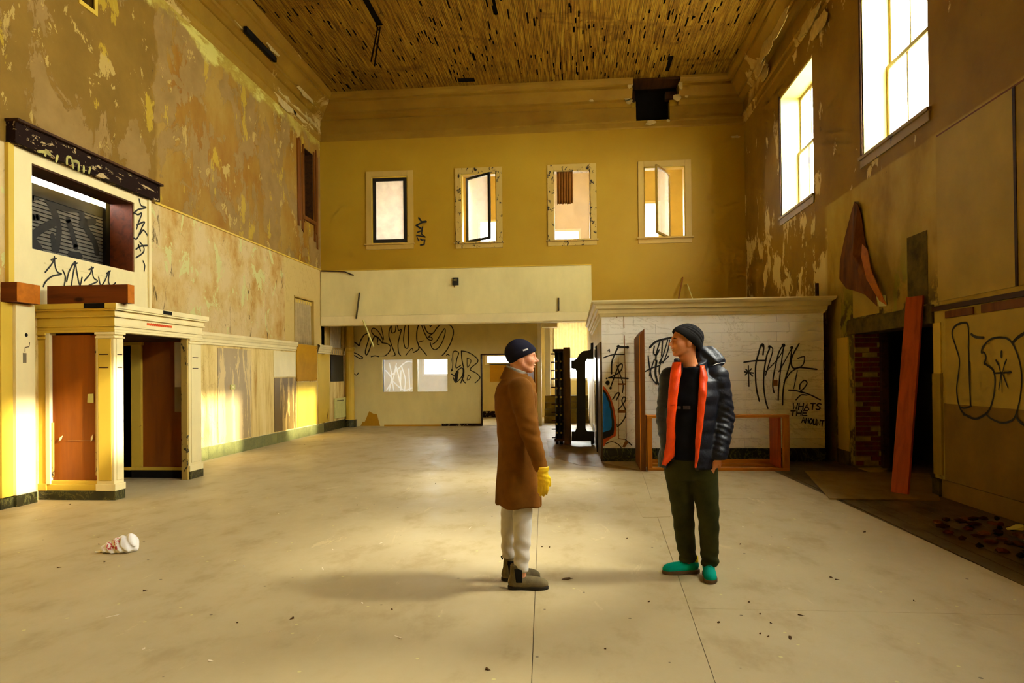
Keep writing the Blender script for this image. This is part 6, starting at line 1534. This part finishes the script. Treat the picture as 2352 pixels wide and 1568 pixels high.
# ------------------------------------------------------------------ small loose things
# plastic bag
t = NT('white_plastic_bag', 0.35, 0.5)
bmk = t.box_mask({'x': (-.10, .04), 'z': (.035, .12)}, 0.01)
rn = t.noise(38, 4, 0.6, seed=400, stretch=(1.6, 1.6, .6))
t.color(t.mix(t.math('MULTIPLY', bmk, t.step(rn, .50, .54)), srgb0(240, 234, 222), srgb0(196, 60, 56)))
def bag(P):
    d = ell(P, (.035, 0, .045), (.115, .085, .082)); d = smin(d, ell(P, (-.075, -.02, .03), (.075, .065, .05)), .03)
    d = smin(d, ell(P, (.085, .02, .085), (.05, .06, .065)), .03)
    n = .010*np.sin(P[0]*61+P[2]*37)*np.sin(P[1]*53+P[0]*20)+.006*np.sin(P[0]*130-P[1]*90+P[2]*110)
    d = smax(d+n.astype(F4), .002-P[2], .004); return d
p = on_z(277, 1266)
o = sculpt('plastic_bag', rng(-.18, .18, .006), rng(-.13, .13, .006), rng(-.006, .18, .006), bag, t.m, None, 0, Vector((p.x, p.y, 0)))
tag(o, 'crumpled white plastic bag with red print on the floor', 'plastic bag')
MB().prism([(-.155, -.03), (-.145, -.055), (-.19, -.06), (-.2, -.045)], lambda u, v, d: (u, v, d), 0.001, 0.012).build('bag_handle', t.m, o)
# flakes and scraps on the floor
rs = random.Random(21)
M['flake_dark'] = simple('dark_flake', srgb0(92, 68, 38), 0.9, 0.1, var=0.2, scale=30); M['flake_pale'] = simple('plaster_flake', srgb0(232, 220, 190), 0.9, 0.1, var=0.1, scale=30)
def flake_mesh(n, w, l, th, seed):
    r = random.Random(seed); P = []
    for i in range(n):
        a = 2*math.pi*i/n; q = .6+.4*r.random(); P.append((math.cos(a)*w/2*q, math.sin(a)*l/2*q))
    mb = MB().prism(P, lambda u, v, d: (u, v, d*(1+3*(u/w))), 0.0, th); return mb
def flake_protos(mat, sizes):
    out = []
    for i, (w, l, th) in enumerate(sizes):
        mb = flake_mesh(9, w, l, th, 40+i); me = bpy.data.meshes.new('debris_flake'); me.from_pydata([tuple(v) for v in mb.v], [], mb.f); me.materials.append(M[mat]); me.update(); out.append(me)
    return out
FD = flake_protos('flake_dark', ((.032, .022, .005), (.018, .016, .004), (.045, .012, .004))); FP = flake_protos('flake_pale', ((.035, .02, .003), (.02, .016, .003), (.09, .014, .002)))
dark = [(670,1421,0),(137,1303,2),(333,1357,0),(1121,1538,0),(1720,1383,1),(1746,1410,1),(1746,1455,1),(1771,1431,1),(1840,1413,2),(1815,1466,0),(1764,1462,1),(1910,1327,0),(1923,1331,2),(1985,1222,0),(1245,1256,1),(1262,1257,1),(1440,1237,1),(1490,1382,1),(160,1158,2),(228,1250,1),(240,1290,1),(700,1021,1),(1000,1110,1),(820,1160,1),(2100,1380,1),(1650,1430,1),(545,1430,1),(900,1400,1),(1700,1250,1),(1390,1490,1)]
pale = [(258,1415,2),(915,1463,2),(832,1385,1),(484,1518,0),(741,1306,2),(764,1262,1),(875,1247,0),(1013,1225,0),(700,1340,1),(1080,1212,2),(560,1300,1),(330,1490,1),(620,1450,1),(480,1050,0),(520,1047,1),(610,1032,0),(575,1040,1),(650,1024,1),(740,1010,0),(640,1180,1),(1540,1160,1),(1706,1210,0),(950,1120,1),(310,1215,1)]
for lst, pr, lb, gp in ((dark, FD, 'small dark flake of debris lying on the beige floor', 'dark debris flakes on the floor'), (pale, FP, 'small pale plaster flake lying on the beige floor', 'pale plaster flakes on the floor')):
    for (px, py, k) in lst:
        p = on_z(px, py); o = bpy.data.objects.new('debris_flake', pr[k]); link(o); o.location = (p.x, p.y, 0.0006); o.rotation_euler = (0, 0, rs.random()*6)
        tag(o, lb, 'debris', gp)
p = on_z(1299, 1330); mb = flake_mesh(11, .075, .05, .006, 77); o = mb.build('dry_leaf', M['flake_dark']); o.location = (p.x, p.y, 0.001); tag(o, 'dark dry leaf on the floor between the two people', 'leaf')
MB().tube([(.03, 0, .004), (.055, .012, .004)], .002, 5).build('leaf_stem', M['flake_dark'], o)
# heap of rubble at the right edge
M['rub'] = [simple('rubble_brown', srgb0(58, 30, 12), 0.9, 0.1, var=0.3, scale=12), simple('rubble_red', srgb0(84, 36, 16), 0.9, 0.1, var=0.3, scale=12), simple('rubble_dark', srgb0(30, 17, 9), 0.9, 0.1, var=0.3, scale=12), simple('rubble_tan', srgb0(112, 68, 28), 0.9, 0.1, var=0.3, scale=12)]
def chunk_mesh(seed, sx, sy, sz, mat):
    r = random.Random(seed); bm = bmesh.new(); bmesh.ops.create_icosphere(bm, subdivisions=1, radius=1)
    for v in bm.verts:
        k = .65+.5*r.random(); v.co = Vector((v.co.x*sx*k, v.co.y*sy*k, v.co.z*sz*k))
    lo = min(v.co.z for v in bm.verts)
    for v in bm.verts: v.co.z -= lo
    me = bpy.data.meshes.new('rubble_piece'); bm.to_mesh(me); bm.free(); me.materials.append(mat); return me
CH = [chunk_mesh(50+i, .030+.025*rs.random(), .045+.035*rs.random(), .020+.004*rs.random(), M['rub'][i % 4]) for i in range(8)]
i = 0; placed = []; tries = 0
while i < 76 and tries < 4000:
    tries += 1
    x = 3.30+rs.random()*0.90; y = 5.35+rs.random()*1.95; e = (x-3.95)**2/.40+(y-6.25)**2/.95
    lay = 0 if tries < 1500 else 1
    if e > (1 if lay == 0 else .55) or x > 4.12: continue
    z = 0.001 if lay == 0 else 0.054
    if lay == 1 and not any((x-a)**2+(y-b)**2 < .08**2 and c == 0 for a, b, c in placed): continue
    if any((x-a)**2+(y-b)**2 < .165**2 and c == lay for a, b, c in placed): continue
    placed.append((x, y, lay))
    o = bpy.data.objects.new('rubble_piece', CH[i % 8]); link(o); o.location = (x, y, z); o.rotation_euler = (0, 0, rs.random()*6)
    cn = ('brown splinter of wood', 'reddish piece of brick', 'blackish lump of debris', 'tan wood offcut')[i % 4]
    tag(o, cn+' in the rubble heap at the right wall', 'rubble', 'rubble heap by the right wall'); i += 1
p = on_z(2335, 1248); o = flake_mesh(10, .16, .12, .02, 91).build('paper_scrap', M['paper']); o.location = (p.x, p.y, 0.125); tag(o, 'pale crumpled paper scrap on the rubble heap', 'paper')
